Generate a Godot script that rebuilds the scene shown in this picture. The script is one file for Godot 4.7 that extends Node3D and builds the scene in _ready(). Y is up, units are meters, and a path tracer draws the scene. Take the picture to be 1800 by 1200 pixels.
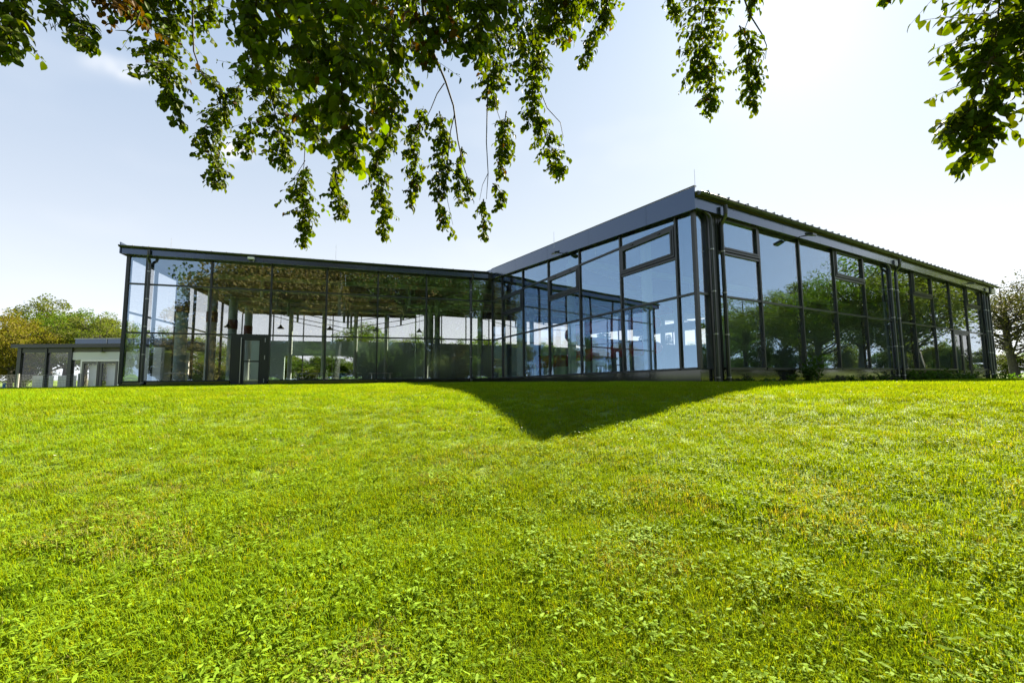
extends Node3D
# Glass pool hall on a lawn, seen from under the hanging branches of a beech.
# World: y up, metres. C = outer corner of the right wing at x=0, z=0, y=0 is its sill.

const EYE := Vector3(-10.6632, -0.1903, 7.8923)
const FOCAL := 721.0            # of a picture 1800 wide
const AL := 0.1906              # turn of the left wing
const DM := 13.849              # length of the end face of the right wing
const LR := 28.23               # length of its long face
const DEPTH := 30.4
var rng := RandomNumberGenerator.new()
var noise := FastNoiseLite.new()
var cam_x: Vector3
var cam_y: Vector3
var cam_w: Vector3
var counts := {}
var M := {}
var fR := {}
var fM := {}
var fL := {}
var inner := Vector3(0, 0, -DM)
var lu := Vector3(-cos(AL), 0, -sin(AL))
var ln := Vector3(-sin(AL), 0, cos(AL))

# ---------------------------------------------------------------- mesh builder
class MB:
	var v := PackedVector3Array()
	var n := PackedVector3Array()
	var c := PackedColorArray()
	var ix := PackedInt32Array()
	var col := Color(1, 1, 1)
	func tri(a: Vector3, b: Vector3, d: Vector3, want := Vector3.ZERO) -> void:
		var k := (d - a).cross(b - a)
		if k.length_squared() < 1e-16:
			return
		k = k.normalized()
		if want != Vector3.ZERO and k.dot(want) < 0.0:
			var t := b
			b = d
			d = t
			k = -k
		var i := v.size()
		v.append_array([a, b, d])
		n.append_array([k, k, k])
		c.append_array([col, col, col])
		ix.append_array([i, i + 1, i + 2])
	func quad(a: Vector3, b: Vector3, d: Vector3, e: Vector3, want: Vector3) -> void:
		tri(a, b, d, want)
		tri(a, d, e, want)
	func hexa(p: Array) -> void:   # p: four corners of one face, then the four of the opposite face
		var m := Vector3.ZERO
		for q: Vector3 in p:
			m += q / 8.0
		for f: Array in [[0, 1, 2, 3], [4, 5, 6, 7], [0, 1, 5, 4], [1, 2, 6, 5], [2, 3, 7, 6], [3, 0, 4, 7]]:
			var mid: Vector3 = (p[f[0]] + p[f[1]] + p[f[2]] + p[f[3]]) / 4.0
			quad(p[f[0]], p[f[1]], p[f[2]], p[f[3]], mid - m)
	func box(lo: Vector3, hi: Vector3) -> void:
		hexa([Vector3(lo.x, lo.y, lo.z), Vector3(hi.x, lo.y, lo.z), Vector3(hi.x, lo.y, hi.z), Vector3(lo.x, lo.y, hi.z),
			Vector3(lo.x, hi.y, lo.z), Vector3(hi.x, hi.y, lo.z), Vector3(hi.x, hi.y, hi.z), Vector3(lo.x, hi.y, hi.z)])
	func smooth(a: Vector3, na: Vector3) -> int:
		v.append(a)
		n.append(na)
		c.append(col)
		return v.size() - 1
	func face(a: int, b: int, d: int) -> void:
		var k := (v[d] - v[a]).cross(v[b] - v[a])
		if k.dot(n[a] + n[b] + n[d]) < 0.0:
			ix.append_array([a, d, b])
		else:
			ix.append_array([a, b, d])
	func tube(pts: Array, radii: Array, sides := 8, caps := true) -> void:
		var rows := []
		var side := Vector3.ZERO
		for i in pts.size():
			var p: Vector3 = pts[i]
			var t: Vector3 = (pts[mini(i + 1, pts.size() - 1)] - pts[maxi(i - 1, 0)]).normalized()
			if side == Vector3.ZERO:
				side = t.cross(Vector3.UP if absf(t.y) < 0.9 else Vector3.RIGHT).normalized()
			side = (side - t * side.dot(t)).normalized()
			var up := t.cross(side)
			var row := []
			for k in sides:
				var a := TAU * k / sides
				var o := side * cos(a) + up * sin(a)
				row.append(smooth(p + o * float(radii[i]), o))
			rows.append(row)
		for i in rows.size() - 1:
			for k in sides:
				var k2 := (k + 1) % sides
				face(rows[i][k], rows[i][k2], rows[i + 1][k2])
				face(rows[i][k], rows[i + 1][k2], rows[i + 1][k])
		if caps:
			for e: int in [0, pts.size() - 1]:
				var w: Vector3 = pts[e] - pts[1 if e == 0 else e - 1]
				for k in range(1, sides - 1):
					tri(v[rows[e][0]], v[rows[e][k]], v[rows[e][k + 1]], w)
	func mesh(origin := Vector3.ZERO) -> ArrayMesh:
		var a := []
		a.resize(Mesh.ARRAY_MAX)
		if origin != Vector3.ZERO:
			for i in v.size():
				v[i] -= origin
		a[Mesh.ARRAY_VERTEX] = v
		a[Mesh.ARRAY_NORMAL] = n
		a[Mesh.ARRAY_COLOR] = c
		a[Mesh.ARRAY_INDEX] = ix
		var m := ArrayMesh.new()
		m.add_surface_from_arrays(Mesh.PRIMITIVE_TRIANGLES, a)
		return m

# ---------------------------------------------------------------- objects
func numbered(parent: Node, called: String) -> String:
	var key := str(parent.get_instance_id()) + called
	var k: int = counts.get(key, 0)
	counts[key] = k + 1
	return called if k == 0 else "%s_%03d" % [called, k]

func thing(called: String, label: String, category: String, at := Vector3.ZERO, group := "") -> Node3D:
	var o := Node3D.new()
	o.name = numbered(self, called)
	add_child(o)
	o.position = at
	o.set_meta("label", label)
	o.set_meta("category", category)
	if group != "":
		o.set_meta("group", group)
	return o

func put(parent: Node3D, called: String, mesh: Mesh, mat: Material, at := Vector3.ZERO) -> MeshInstance3D:
	var o := MeshInstance3D.new()
	o.name = numbered(parent, called)
	o.mesh = mesh
	o.material_override = mat
	o.position = at
	parent.add_child(o)
	return o

# part built in world coordinates under a thing (or under a part of it that sits at the thing's own origin)
func part(parent: Node3D, called: String, b: MB, mat: Material, base := Vector3.ZERO) -> MeshInstance3D:
	var mid := Vector3.ZERO
	if b.v.size():
		var lo := b.v[0]
		var hi := b.v[0]
		for p in b.v:
			lo = lo.min(p)
			hi = hi.max(p)
		mid = (lo + hi) / 2.0
	var o := put(parent, called, b.mesh(mid), mat, mid - base)
	o.set_meta("mid", mid)
	return o

func sub(parent: MeshInstance3D, called: String, b: MB, mat: Material) -> MeshInstance3D:
	return part(parent, called, b, mat, parent.get_meta("mid"))

func structure(called: String, mesh: Mesh, mat: Material) -> MeshInstance3D:
	var o := put(self, called, mesh, mat)
	o.set_meta("kind", "structure")
	o.set_meta("label", called)
	return o

func lin(r: float, g: float, b: float, a := 1.0) -> Color:
	var c := Color(r, g, b).linear_to_srgb()
	c.a = a
	return c

func paint(r: float, g: float, b: float, rough := 0.5, metal := 0.0) -> StandardMaterial3D:
	var m := StandardMaterial3D.new()
	m.albedo_color = lin(r, g, b)
	m.roughness = rough
	m.metallic = metal
	return m

func foliage(r: float, g: float, b: float, back := Color(0.9, 1.0, 0.5), rough := 0.55) -> StandardMaterial3D:
	var m := paint(r, g, b, rough)
	m.vertex_color_use_as_albedo = true
	m.backlight_enabled = true
	m.backlight = back
	m.cull_mode = BaseMaterial3D.CULL_DISABLED
	m.metallic_specular = 0.2
	return m

func noise_tex(freq: float, size: int, ramp: Gradient, seed_no: int, normal := false, strength := 4.0) -> NoiseTexture2D:
	var f := FastNoiseLite.new()
	f.seed = seed_no
	f.frequency = freq
	f.fractal_octaves = 5
	var t := NoiseTexture2D.new()
	t.width = size
	t.height = size
	t.seamless = true
	t.noise = f
	t.as_normal_map = normal
	t.bump_strength = strength
	if ramp:
		t.color_ramp = ramp
	return t

func ramp2(a: Color, b: Color, p := 0.3, q := 0.7) -> Gradient:
	var g := Gradient.new()
	g.offsets = PackedFloat32Array([p, q])
	g.colors = PackedColorArray([a, b])
	return g

func at_px(x: float, y: float, depth: float) -> Vector3:
	return EYE + (cam_w + cam_x * (x - 900.0) / FOCAL + cam_y * (600.0 - y) / FOCAL) * depth

# ---------------------------------------------------------------- ground height
const G := [-1.75, -1.63, -1.48, -1.32, -1.15, -0.985, -0.815, -0.655, -0.53, -0.465, -0.435, -0.42, -0.415]
func ground(x: float, z: float) -> float:
	var r := Vector2(x - EYE.x, z - EYE.z).length()
	var h: float
	if r < 12.0:
		var i := int(r)
		h = lerpf(G[i], G[i + 1] if i < 12 else G[12], smoothstep(0.0, 1.0, r - i) * 0.5 + (r - i) * 0.5)
	else:
		h = -0.415 - 0.10 * smoothstep(12.0, 18.0, r)
	h -= 0.42 * smoothstep(-14.0, -28.0, z) * smoothstep(-16.0, -22.0, x)
	h += 0.85 * smoothstep(5.0, 30.0, z) * smoothstep(12.0, 36.0, x)
	if r > 20.0:
		h -= 0.15 * smoothstep(20.0, 60.0, r)
	return h + noise.get_noise_2d(x * 9.0, z * 9.0) * 0.03

func in_building(x: float, z: float) -> bool:
	if x > -0.12 and x < LR + 0.1 and z < 0.12 and z > -DEPTH:
		return true
	var q := Vector3(x, 0, z) - inner
	var s := q.dot(lu)
	var o := q.dot(ln)
	return s > -3.5 and s < 17.72 and o < 0.1 and o > -17.1

# ---------------------------------------------------------------- facade helpers
func facade(o: Vector3, d: Vector3, n: Vector3) -> Dictionary:
	return {"o": o, "d": d.normalized(), "n": n.normalized()}

func fp(f: Dictionary, s: float, y: float, off: float) -> Vector3:
	return f.o + f.d * s + Vector3.UP * y + f.n * off

func prism(b: MB, f: Dictionary, q: Array, o0: float, o1: float) -> void:   # q: four [s, y] corners
	var p := []
	for o: float in [o0, o1]:
		for k: Array in q:
			p.append(fp(f, k[0], k[1], o))
	b.hexa(p)

func post(par: Node3D, called: String, f: Dictionary, s: float, y0: float, y1: float, w: float, o0: float, o1: float, mat: Material, base := Vector3.ZERO) -> MeshInstance3D:
	var b := MB.new()
	prism(b, f, [[s - w / 2, y0], [s + w / 2, y0], [s + w / 2, y1], [s - w / 2, y1]], o0, o1)
	return part(par, called, b, mat, base)

func rail(par: Node3D, called: String, f: Dictionary, s0: float, y0: float, s1: float, y1: float, w: float, o0: float, o1: float, mat: Material, base := Vector3.ZERO) -> MeshInstance3D:
	var b := MB.new()
	prism(b, f, [[s0, y0 - w / 2], [s1, y1 - w / 2], [s1, y1 + w / 2], [s0, y0 + w / 2]], o0, o1)
	return part(par, called, b, mat, base)

func pane_mesh(f: Dictionary, s0: float, s1: float, yb0: float, yb1: float, yt0: float, yt1: float, off: float) -> MB:
	var b := MB.new()
	var bulge := rng.randf_range(-0.0035, 0.0035)
	var tilt_s := rng.randf_range(-0.0025, 0.0025)
	var tilt_y := rng.randf_range(-0.0025, 0.0025)
	var k := 5
	var id := []
	for j in k + 1:
		for i in k + 1:
			var a := float(i) / k
			var t := float(j) / k
			var s := lerpf(s0, s1, a)
			var y := lerpf(lerpf(yb0, yb1, a), lerpf(yt0, yt1, a), t)
			var w := s1 - s0
			var h := maxf(0.2, lerpf(yt0 - yb0, yt1 - yb1, a))
			var z := bulge * 16.0 * a * (1 - a) * t * (1 - t) + tilt_s * (a - 0.5) * w + tilt_y * (t - 0.5) * h
			var ds := bulge * 16.0 * (1 - 2 * a) * t * (1 - t) / w + tilt_s
			var dy := bulge * 16.0 * a * (1 - a) * (1 - 2 * t) / h + tilt_y
			var nn: Vector3 = (f.n - f.d * ds - Vector3.UP * dy).normalized()
			id.append(b.smooth(fp(f, s, y, off + z), nn))
	for j in k:
		for i in k:
			var q := j * (k + 1) + i
			b.face(id[q], id[q + 1], id[q + k + 2])
			b.face(id[q], id[q + k + 2], id[q + k + 1])
	return b

func pane(par: Node3D, f: Dictionary, s0: float, s1: float, yb0: float, yb1: float, yt0: float, yt1: float, base := Vector3.ZERO) -> void:
	var o := part(par, "pane", pane_mesh(f, s0, s1, yb0, yb1, yt0, yt1, 0.0), M.glass, base)
	if not f.has("plain"):
		coat(o, f)

# gives a pane its second, coated surface 12 mm behind the first
func coat(o: MeshInstance3D, f: Dictionary) -> void:
	var a: Array = o.mesh.surface_get_arrays(0)
	var v: PackedVector3Array = a[Mesh.ARRAY_VERTEX]
	for i in v.size():
		v[i] -= (f.n as Vector3) * 0.012
	a[Mesh.ARRAY_VERTEX] = v
	(o.mesh as ArrayMesh).add_surface_from_arrays(Mesh.PRIMITIVE_TRIANGLES, a)
	o.material_override = null
	o.mesh.surface_set_material(0, M.glass)
	o.mesh.surface_set_material(1, M.coating_left if f.has("left") else M.coating)

# a window that tilts: frame ring and sash ring with its own pane
func tilt_window(par: Node3D, f: Dictionary, s0: float, s1: float, yb0: float, yb1: float, yt0: float, yt1: float) -> void:
	var b := MB.new()
	ring(b, f, s0 + 0.02, s1 - 0.02, yb0 + 0.02, yb1 + 0.02, yt0 - 0.02, yt1 - 0.02, 0.06, -0.06, 0.065)
	var w := part(par, "window", b, M.frame)
	var c := MB.new()
	ring(c, f, s0 + 0.088, s1 - 0.088, yb0 + 0.088, yb1 + 0.088, yt0 - 0.088, yt1 - 0.088, 0.06, -0.05, 0.085)
	sub(w, "sash", c, M.frame)
	var d := pane_mesh(f, s0 + 0.145, s1 - 0.145, yb0 + 0.145, yb1 + 0.145, yt0 - 0.145, yt1 - 0.145, 0.02)
	coat(sub(w, "pane", d, M.glass), f)
	for k: float in [0.25, 0.75]:
		var e := MB.new()
		var s := lerpf(s0, s1, k)
		var y := lerpf(yt0, yt1, k) - 0.06
		prism(e, f, [[s - 0.06, y - 0.015], [s + 0.06, y - 0.015], [s + 0.06, y + 0.015], [s - 0.06, y + 0.015]], 0.076, 0.11)
		sub(w, "hinge", e, M.frame)

func ring(b: MB, f: Dictionary, s0: float, s1: float, yb0: float, yb1: float, yt0: float, yt1: float, w: float, o0: float, o1: float) -> void:
	var k := (yb1 - yb0) / (s1 - s0) * w
	var l := (yt1 - yt0) / (s1 - s0) * w
	prism(b, f, [[s0, yb0], [s1, yb1], [s1, yb1 + w], [s0, yb0 + w]], o0, o1)
	prism(b, f, [[s0, yt0 - w], [s1, yt1 - w], [s1, yt1], [s0, yt0]], o0, o1)
	prism(b, f, [[s0, yb0 + w], [s0 + w, yb0 + w + k], [s0 + w, yt0 - w + l], [s0, yt0 - w]], o0, o1)
	prism(b, f, [[s1 - w, yb1 + w - k], [s1, yb1 + w], [s1, yt1 - w], [s1 - w, yt1 - w - l]], o0, o1)

func downpipe(par: Node3D, f: Dictionary, s: float, y0: float, y1: float, gutter_off: float, r: float, elbow: bool) -> void:
	var b := MB.new()
	var o := 0.13
	var pts := []
	if elbow:
		pts = [fp(f, s - 0.05, y1 + 0.32, gutter_off), fp(f, s - 0.05, y1 + 0.1, gutter_off), fp(f, s - 0.03, y1 - 0.02, gutter_off - 0.03), fp(f, s, y1 - 0.16, o + 0.03), fp(f, s, y1 - 0.28, o), fp(f, s, y0, o)]
	else:
		pts = [fp(f, s - 0.22, y1 + 0.02, o - 0.03), fp(f, s - 0.2, y1 - 0.06, o - 0.02), fp(f, s - 0.06, y1 - 0.14, o), fp(f, s, y1 - 0.26, o), fp(f, s, y0, o)]
	var rr := []
	for p: Vector3 in pts:
		rr.append(r)
	b.tube(pts, rr, 10)
	var p := part(par, "downpipe", b, M.pipe)
	var k := y0 + 0.35
	while k < y1 - 0.5:
		var c := MB.new()
		c.tube([fp(f, s, k - 0.02, o), fp(f, s, k + 0.02, o)], [r + 0.012, r + 0.012], 10)
		prism(c, f, [[s - 0.02, k - 0.012], [s + 0.02, k - 0.012], [s + 0.02, k + 0.012], [s - 0.02, k + 0.012]], 0.04, o)
		sub(p, "pipe_clamp", c, M.zinc)
		k += 1.3

# ================================================================ start
func _ready() -> void:
	rng.seed = 7
	noise.seed = 3
	noise.frequency = 0.05
	noise.fractal_octaves = 3
	setup_view()
	materials()
	build_ground()
	build_hall()
	build_pavilion()
	build_trees()
	far_hedges()
	build_fence()
	build_inside()
	build_fixtures()
	build_shrubs()
	build_beech()
	build_grass()

func setup_view() -> void:
	var yaw := 0.504
	var pitch := 0.0849
	var roll := -0.0078
	var r := Vector3(cos(yaw), 0, sin(yaw))
	var w := Vector3(sin(yaw), 0, -cos(yaw))
	cam_w = w * cos(pitch) + Vector3.UP * sin(pitch)
	var up := -w * sin(pitch) + Vector3.UP * cos(pitch)
	cam_x = r * cos(roll) + up * sin(roll)
	cam_y = -r * sin(roll) + up * cos(roll)
	var cam := Camera3D.new()
	cam.name = "camera"
	cam.fov = rad_to_deg(2.0 * atan(600.0 / FOCAL))
	cam.near = 0.05
	cam.far = 2000.0
	cam.transform = Transform3D(Basis(cam_x, cam_y, -cam_w), EYE)
	add_child(cam)
	cam.current = true

	# sun: 37 degrees to the right of the view axis, 37 degrees high, beyond the hall
	var az := yaw + deg_to_rad(37.0)
	var el := deg_to_rad(37.0)
	var towards := Vector3(sin(az) * cos(el), sin(el), -cos(az) * cos(el))
	var sun := DirectionalLight3D.new()
	sun.name = "sun"
	sun.light_energy = 1.6
	sun.light_color = Color(1.0, 0.95, 0.84)
	sun.light_angular_distance = 0.5
	sun.shadow_enabled = true
	add_child(sun)
	sun.look_at_from_position(Vector3.ZERO, -towards, Vector3.UP)

	var e := Environment.new()
	e.background_mode = Environment.BG_SKY
	var sky := Sky.new()
	sky.sky_material = sky_material(towards)
	e.sky = sky
	e.tonemap_mode = Environment.TONE_MAPPER_LINEAR
	e.tonemap_exposure = 4.6
	e.sdfgi_enabled = true
	e.ssao_enabled = true
	e.ssil_enabled = true
	var we := WorldEnvironment.new()
	we.name = "sky"
	we.environment = e
	add_child(we)

func sky_material(sun: Vector3) -> PanoramaSkyMaterial:
	var w := 800
	var h := 400
	var data := PackedFloat32Array()
	data.resize(w * h * 3)
	var cn := FastNoiseLite.new()
	cn.seed = 11
	cn.frequency = 1.4
	cn.fractal_octaves = 5
	var puff := (cam_w + cam_x * (212.0 - 900.0) / FOCAL + cam_y * (600.0 - 122.0) / FOCAL).normalized()
	var puff2 := (cam_w + cam_x * (405.0 - 900.0) / FOCAL + cam_y * (600.0 - 262.0) / FOCAL).normalized()
	var k := 0
	for j in h:
		var el := (0.5 - (j + 0.5) / h) * PI
		var y := maxf(sin(el), 0.0)
		for i in w:
			var az := (i + 0.5) / w * TAU
			var d := Vector3(sin(az) * cos(el), sin(el), -cos(az) * cos(el))
			var cs := d.dot(sun)
			var ang := acos(clampf(cs, -1.0, 1.0))
			var hz := pow(1.0 - y, 1.45)
			var near := exp(-ang * ang / 1.1)
			var r := lerpf(0.044, 0.197, hz) + 0.050 * near
			var g := lerpf(0.081, 0.210, hz) + 0.046 * near
			var b := lerpf(0.146, 0.222, hz) + 0.032 * near
			var low := pow(1.0 - y, 6.0) * (0.04 + 0.065 * clampf(0.5 + 0.5 * Vector2(d.x, d.z).normalized().dot(Vector2(sun.x, sun.z).normalized()), 0.0, 1.0))
			r += low
			g += low
			b += low * 1.02
			var glow := 0.11 * exp(-ang / 0.16) + 0.015 * exp(-ang / 0.5)
			r += glow
			g += glow
			b += glow * 0.98
			# thin cloud
			if y > 0.01:
				var p := Vector3(d.x, d.y * 2.6, d.z)
				var t := smoothstep(0.12, 0.6, cn.get_noise_3dv(p * 1.6)) * 0.10 * smoothstep(0.02, 0.2, y)
				for q: Array in [[puff, 27.0, 80.0, 1.3], [puff2, 38.0, 60.0, 1.0]]:
					var e: Vector3 = d - q[0]
					var side := Vector3.UP.cross(q[0]).normalized()
					var u := e.dot(side) * float(q[1])
					var v := e.dot((q[0] as Vector3).cross(side)) * float(q[2]) + u * 0.35
					var m := exp(-u * u - v * v) * float(q[3])
					m *= clampf(0.55 + 1.3 * cn.get_noise_3dv(d * 16.0), 0.0, 1.3)
					t = maxf(t, m)
				r = lerpf(r, 0.255, t)
				g = lerpf(g, 0.257, t)
				b = lerpf(b, 0.262, t)
			data[k] = r
			data[k + 1] = g
			data[k + 2] = b
			k += 3
	var im := Image.create_from_data(w, h, false, Image.FORMAT_RGBF, data.to_byte_array())
	var s := PanoramaSkyMaterial.new()
	s.panorama = ImageTexture.create_from_image(im)
	return s

func materials() -> void:
	M.frame = paint(0.028, 0.032, 0.038, 0.32)
	M.fascia = paint(0.055, 0.085, 0.14, 0.2, 0.8)
	(M.fascia as StandardMaterial3D).clearcoat_enabled = true
	(M.fascia as StandardMaterial3D).clearcoat = 0.8
	(M.fascia as StandardMaterial3D).clearcoat_roughness = 0.12
	M.pipe = paint(0.075, 0.082, 0.09, 0.3, 0.6)
	M.zinc = paint(0.42, 0.43, 0.44, 0.35, 0.7)
	M.roof = paint(0.20, 0.205, 0.21, 0.45, 0.3)
	M.soffit = paint(0.03, 0.03, 0.032, 0.6)
	M.plinth = paint(0.035, 0.038, 0.036, 0.12, 0.4)
	(M.plinth as StandardMaterial3D).clearcoat_enabled = true
	(M.plinth as StandardMaterial3D).clearcoat = 0.9
	(M.plinth as StandardMaterial3D).clearcoat_roughness = 0.07
	var gl := StandardMaterial3D.new()
	gl.transparency = BaseMaterial3D.TRANSPARENCY_ALPHA
	gl.albedo_color = lin(0.8, 0.95, 0.9, 0.0)
	gl.roughness = 0.0
	gl.metallic_specular = 0.5
	M.glass = gl
	# solar control coating: a thin half mirror on the inner side of the pane
	var co := StandardMaterial3D.new()
	co.transparency = BaseMaterial3D.TRANSPARENCY_ALPHA
	co.albedo_color = lin(0.42, 0.69, 1.0, 0.44)
	var one := Image.create(4, 4, false, Image.FORMAT_RGBA8)
	one.fill(Color.WHITE)
	co.albedo_texture = ImageTexture.create_from_image(one)
	co.metallic = 1.0
	co.roughness = 0.0
	M.coating = co
	var cl := co.duplicate()
	cl.albedo_color = lin(0.47, 0.67, 0.9, 0.41)
	M.coating_left = cl
	M.wall = paint(0.30, 0.41, 0.39, 0.8)  # white walls: green tint of the glass and backlit dimness put into the colour
	M.column = paint(0.36, 0.45, 0.42, 0.6)  # white columns, also trusses: greenish tint of the glazing painted in
	M.collar = paint(0.13, 0.035, 0.02, 0.6)
	M.floor = paint(0.14, 0.15, 0.14, 0.4)
	M.ceiling = paint(0.10, 0.085, 0.07, 0.7)
	M.steel = paint(0.5, 0.51, 0.52, 0.3, 0.8)
	M.white = paint(0.78, 0.78, 0.76, 0.5)
	M.red = paint(0.62, 0.05, 0.025, 0.25)
	M.bark = paint(0.055, 0.047, 0.038, 0.9)
	var bk: StandardMaterial3D = M.bark
	bk.normal_enabled = true
	bk.normal_texture = noise_tex(0.02, 256, null, 5, true, 8.0)
	bk.uv1_triplanar = true
	bk.uv1_scale = Vector3(3, 0.8, 3)
	M.twig = paint(0.035, 0.026, 0.018, 0.8)

# ---------------------------------------------------------------- ground
func build_ground() -> void:
	var b := MB.new()
	var rows := []
	var rad := [0.0]
	var r := 0.4
	while r < 900.0:
		rad.append(r)
		r += 0.3 if r < 16.0 else r * 0.09
	var n := 144
	for rr: float in rad:
		var row := []
		for i in n:
			var a := TAU * i / n
			var x := EYE.x + cos(a) * rr
			var z := EYE.z + sin(a) * rr
			var e := 0.15
			var h := ground(x, z)
			var nn := Vector3(h - ground(x + e, z), e, h - ground(x, z + e)).normalized()
			row.append(b.smooth(Vector3(x, h, z), nn))
		rows.append(row)
	for j in rows.size() - 1:
		for i in n:
			var k := (i + 1) % n
			b.face(rows[j][i], rows[j][k], rows[j + 1][k])
			b.face(rows[j][i], rows[j + 1][k], rows[j + 1][i])
	var m := paint(1, 1, 1, 0.95)
	m.albedo_texture = noise_tex(0.03, 512, ramp2(lin(0.10, 0.17, 0.008), lin(0.16, 0.25, 0.010), 0.25, 0.75), 21)
	m.uv1_triplanar = true
	m.uv1_world_triplanar = true
	m.uv1_scale = Vector3(0.55, 0.55, 0.55)
	m.detail_enabled = true
	m.detail_blend_mode = BaseMaterial3D.BLEND_MODE_MUL
	m.detail_albedo = noise_tex(0.02, 512, ramp2(Color(0.78, 0.8, 0.75), Color(1, 1, 1)), 8)
	structure("lawn", b.mesh(), m)

# ---------------------------------------------------------------- the hall
const RS := [1.02, 3.28, 5.84, 8.40, 10.96, 13.62, 16.08, 18.64, 21.2, 23.76, 26.32]
const MS := [0.65, 3.1, 5.5, 7.83, 10.2, 12.53]
const LS := [1.28, 3.87, 6.49, 9.07, 11.66, 14.27, 16.87]

func dm(s: float) -> float:
	return -0.2961 * s / DM

func build_hall() -> void:
	fR = facade(Vector3.ZERO, Vector3.RIGHT, Vector3.BACK)
	fM = facade(Vector3.ZERO, Vector3.FORWARD, Vector3.LEFT)
	fL = facade(inner, lu, ln)
	fL.left = true
	var h := thing("pool_hall", "large glazed pool hall of two wings with dark metal frames and roof edges", "building", Vector3.ZERO)
	right_face(h)
	end_face(h)
	left_face(h)
	back_faces(h)
	roofs(h)

func right_face(h: Node3D) -> void:
	var f := fR
	var top := 4.84
	# corner post shared by both faces
	var b := MB.new()
	b.box(Vector3(-0.05, 0.0, -0.06), Vector3(0.06, top + 0.05, 0.05))
	part(h, "corner_post", b, M.frame)
	post(h, "mullion", f, 0.56, 0.0, top, 0.07, -0.16, 0.05, M.frame)
	pane(h, f, 0.06, 0.53, 0.03, 0.03, 2.22, 2.22)
	pane(h, f, 0.06, 0.53, 2.28, 2.28, top, top)
	rail(h, "transom", f, 0.06, 2.25, 0.53, 2.25, 0.06, -0.12, 0.04, M.frame)
	post(h, "cladding_panel", f, 0.79, -0.5, top, 0.39, -0.1, 0.03, M.frame)
	var edges := RS.duplicate()
	edges.append(LR)
	for i in edges.size():
		if i < edges.size() - 1:
			post(h, "mullion", f, edges[i], 0.0, top, 0.07, -0.17, 0.05, M.frame)
	for i in edges.size() - 1:
		var a: float = edges[i] + 0.035
		var z: float = edges[i + 1] - 0.035
		var y := 2.25 - 0.004 * a
		if i == 8:
			double_door(h, f, a, z, y)
		else:
			pane(h, f, a, z, 0.03, 0.03, y - 0.03, y - 0.03)
			rail(h, "sill", f, a, 0.0, z, 0.0, 0.07, -0.12, 0.07, M.frame)
		rail(h, "transom", f, a, y, z, y, 0.065, -0.12, 0.04, M.frame)
		if i in [0, 3, 6, 9]:
			pane(h, f, a, z, y + 0.03, y + 0.03, 3.6, 3.6)
			rail(h, "transom", f, a, 3.64, z, 3.64, 0.07, -0.12, 0.04, M.frame)
			tilt_window(h, f, a, z, 3.68, 3.68, top, top)
		else:
			pane(h, f, a, z, y + 0.03, y + 0.03, top, top)
	b = MB.new()
	b.box(Vector3(LR - 0.05, -0.05, -0.08), Vector3(LR + 0.06, top + 0.05, 0.05))
	part(h, "corner_post", b, M.frame)
	# plinth of metal panels
	var px := [0.0, 0.6]
	for s: float in RS:
		if s > 1.1:
			px.append(s)
	px.append(LR + 0.03)
	for i in px.size() - 1:
		var q := MB.new()
		prism(q, f, [[px[i] + 0.004, -1.0], [px[i + 1] - 0.004, -1.0], [px[i + 1] - 0.004, -0.036], [px[i] + 0.004, -0.036]], -0.1, 0.012 + 0.001 * (i % 2))
		part(h, "plinth_panel", q, M.plinth)
	# rain pipes: an upper elbow from the gutter and a slim one beside it
	for s: float in [1.14, 13.95, 27.2]:
		downpipe(h, f, s, -0.62, 4.72, 0.33, 0.062, true)
	for s: float in [0.62, 13.36, 26.75]:
		downpipe(h, f, s, -0.62, 4.82, 0.1, 0.05, false)
	for s: float in [13.66, 27.0]:
		post(h, "cladding_panel", f, s, -0.03, top, 0.3, -0.08, 0.035, M.frame)

func double_door(h: Node3D, f: Dictionary, a: float, z: float, y: float) -> void:
	var b := MB.new()
	ring(b, f, a, z, -0.42, -0.42, y - 0.035, y - 0.035, 0.09, -0.08, 0.045)
	var d := part(h, "door", b, M.frame)
	var mid := (a + z) / 2
	for k: Array in [[a + 0.1, mid - 0.01], [mid + 0.01, z - 0.1]]:
		var c := MB.new()
		ring(c, f, k[0], k[1], -0.32, -0.32, y - 0.14, y - 0.14, 0.1, -0.05, 0.03)
		sub(d, "door_leaf", c, M.frame)
		sub(d, "pane", pane_mesh(f, k[0] + 0.1, k[1] - 0.1, -0.2, -0.2, y - 0.25, y - 0.25, -0.01), M.glass)
	for k: Array in [[mid - 0.5, mid - 0.1], [mid + 0.1, mid + 0.25]]:
		var e := MB.new()
		prism(e, f, [[k[0], 0.78], [k[1], 0.78], [k[1], 0.81], [k[0], 0.81]], 0.06, 0.09)
		sub(d, "handle", e, M.zinc)

func m_top(s: float) -> float:
	return 4.80 + 0.061 * s

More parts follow.
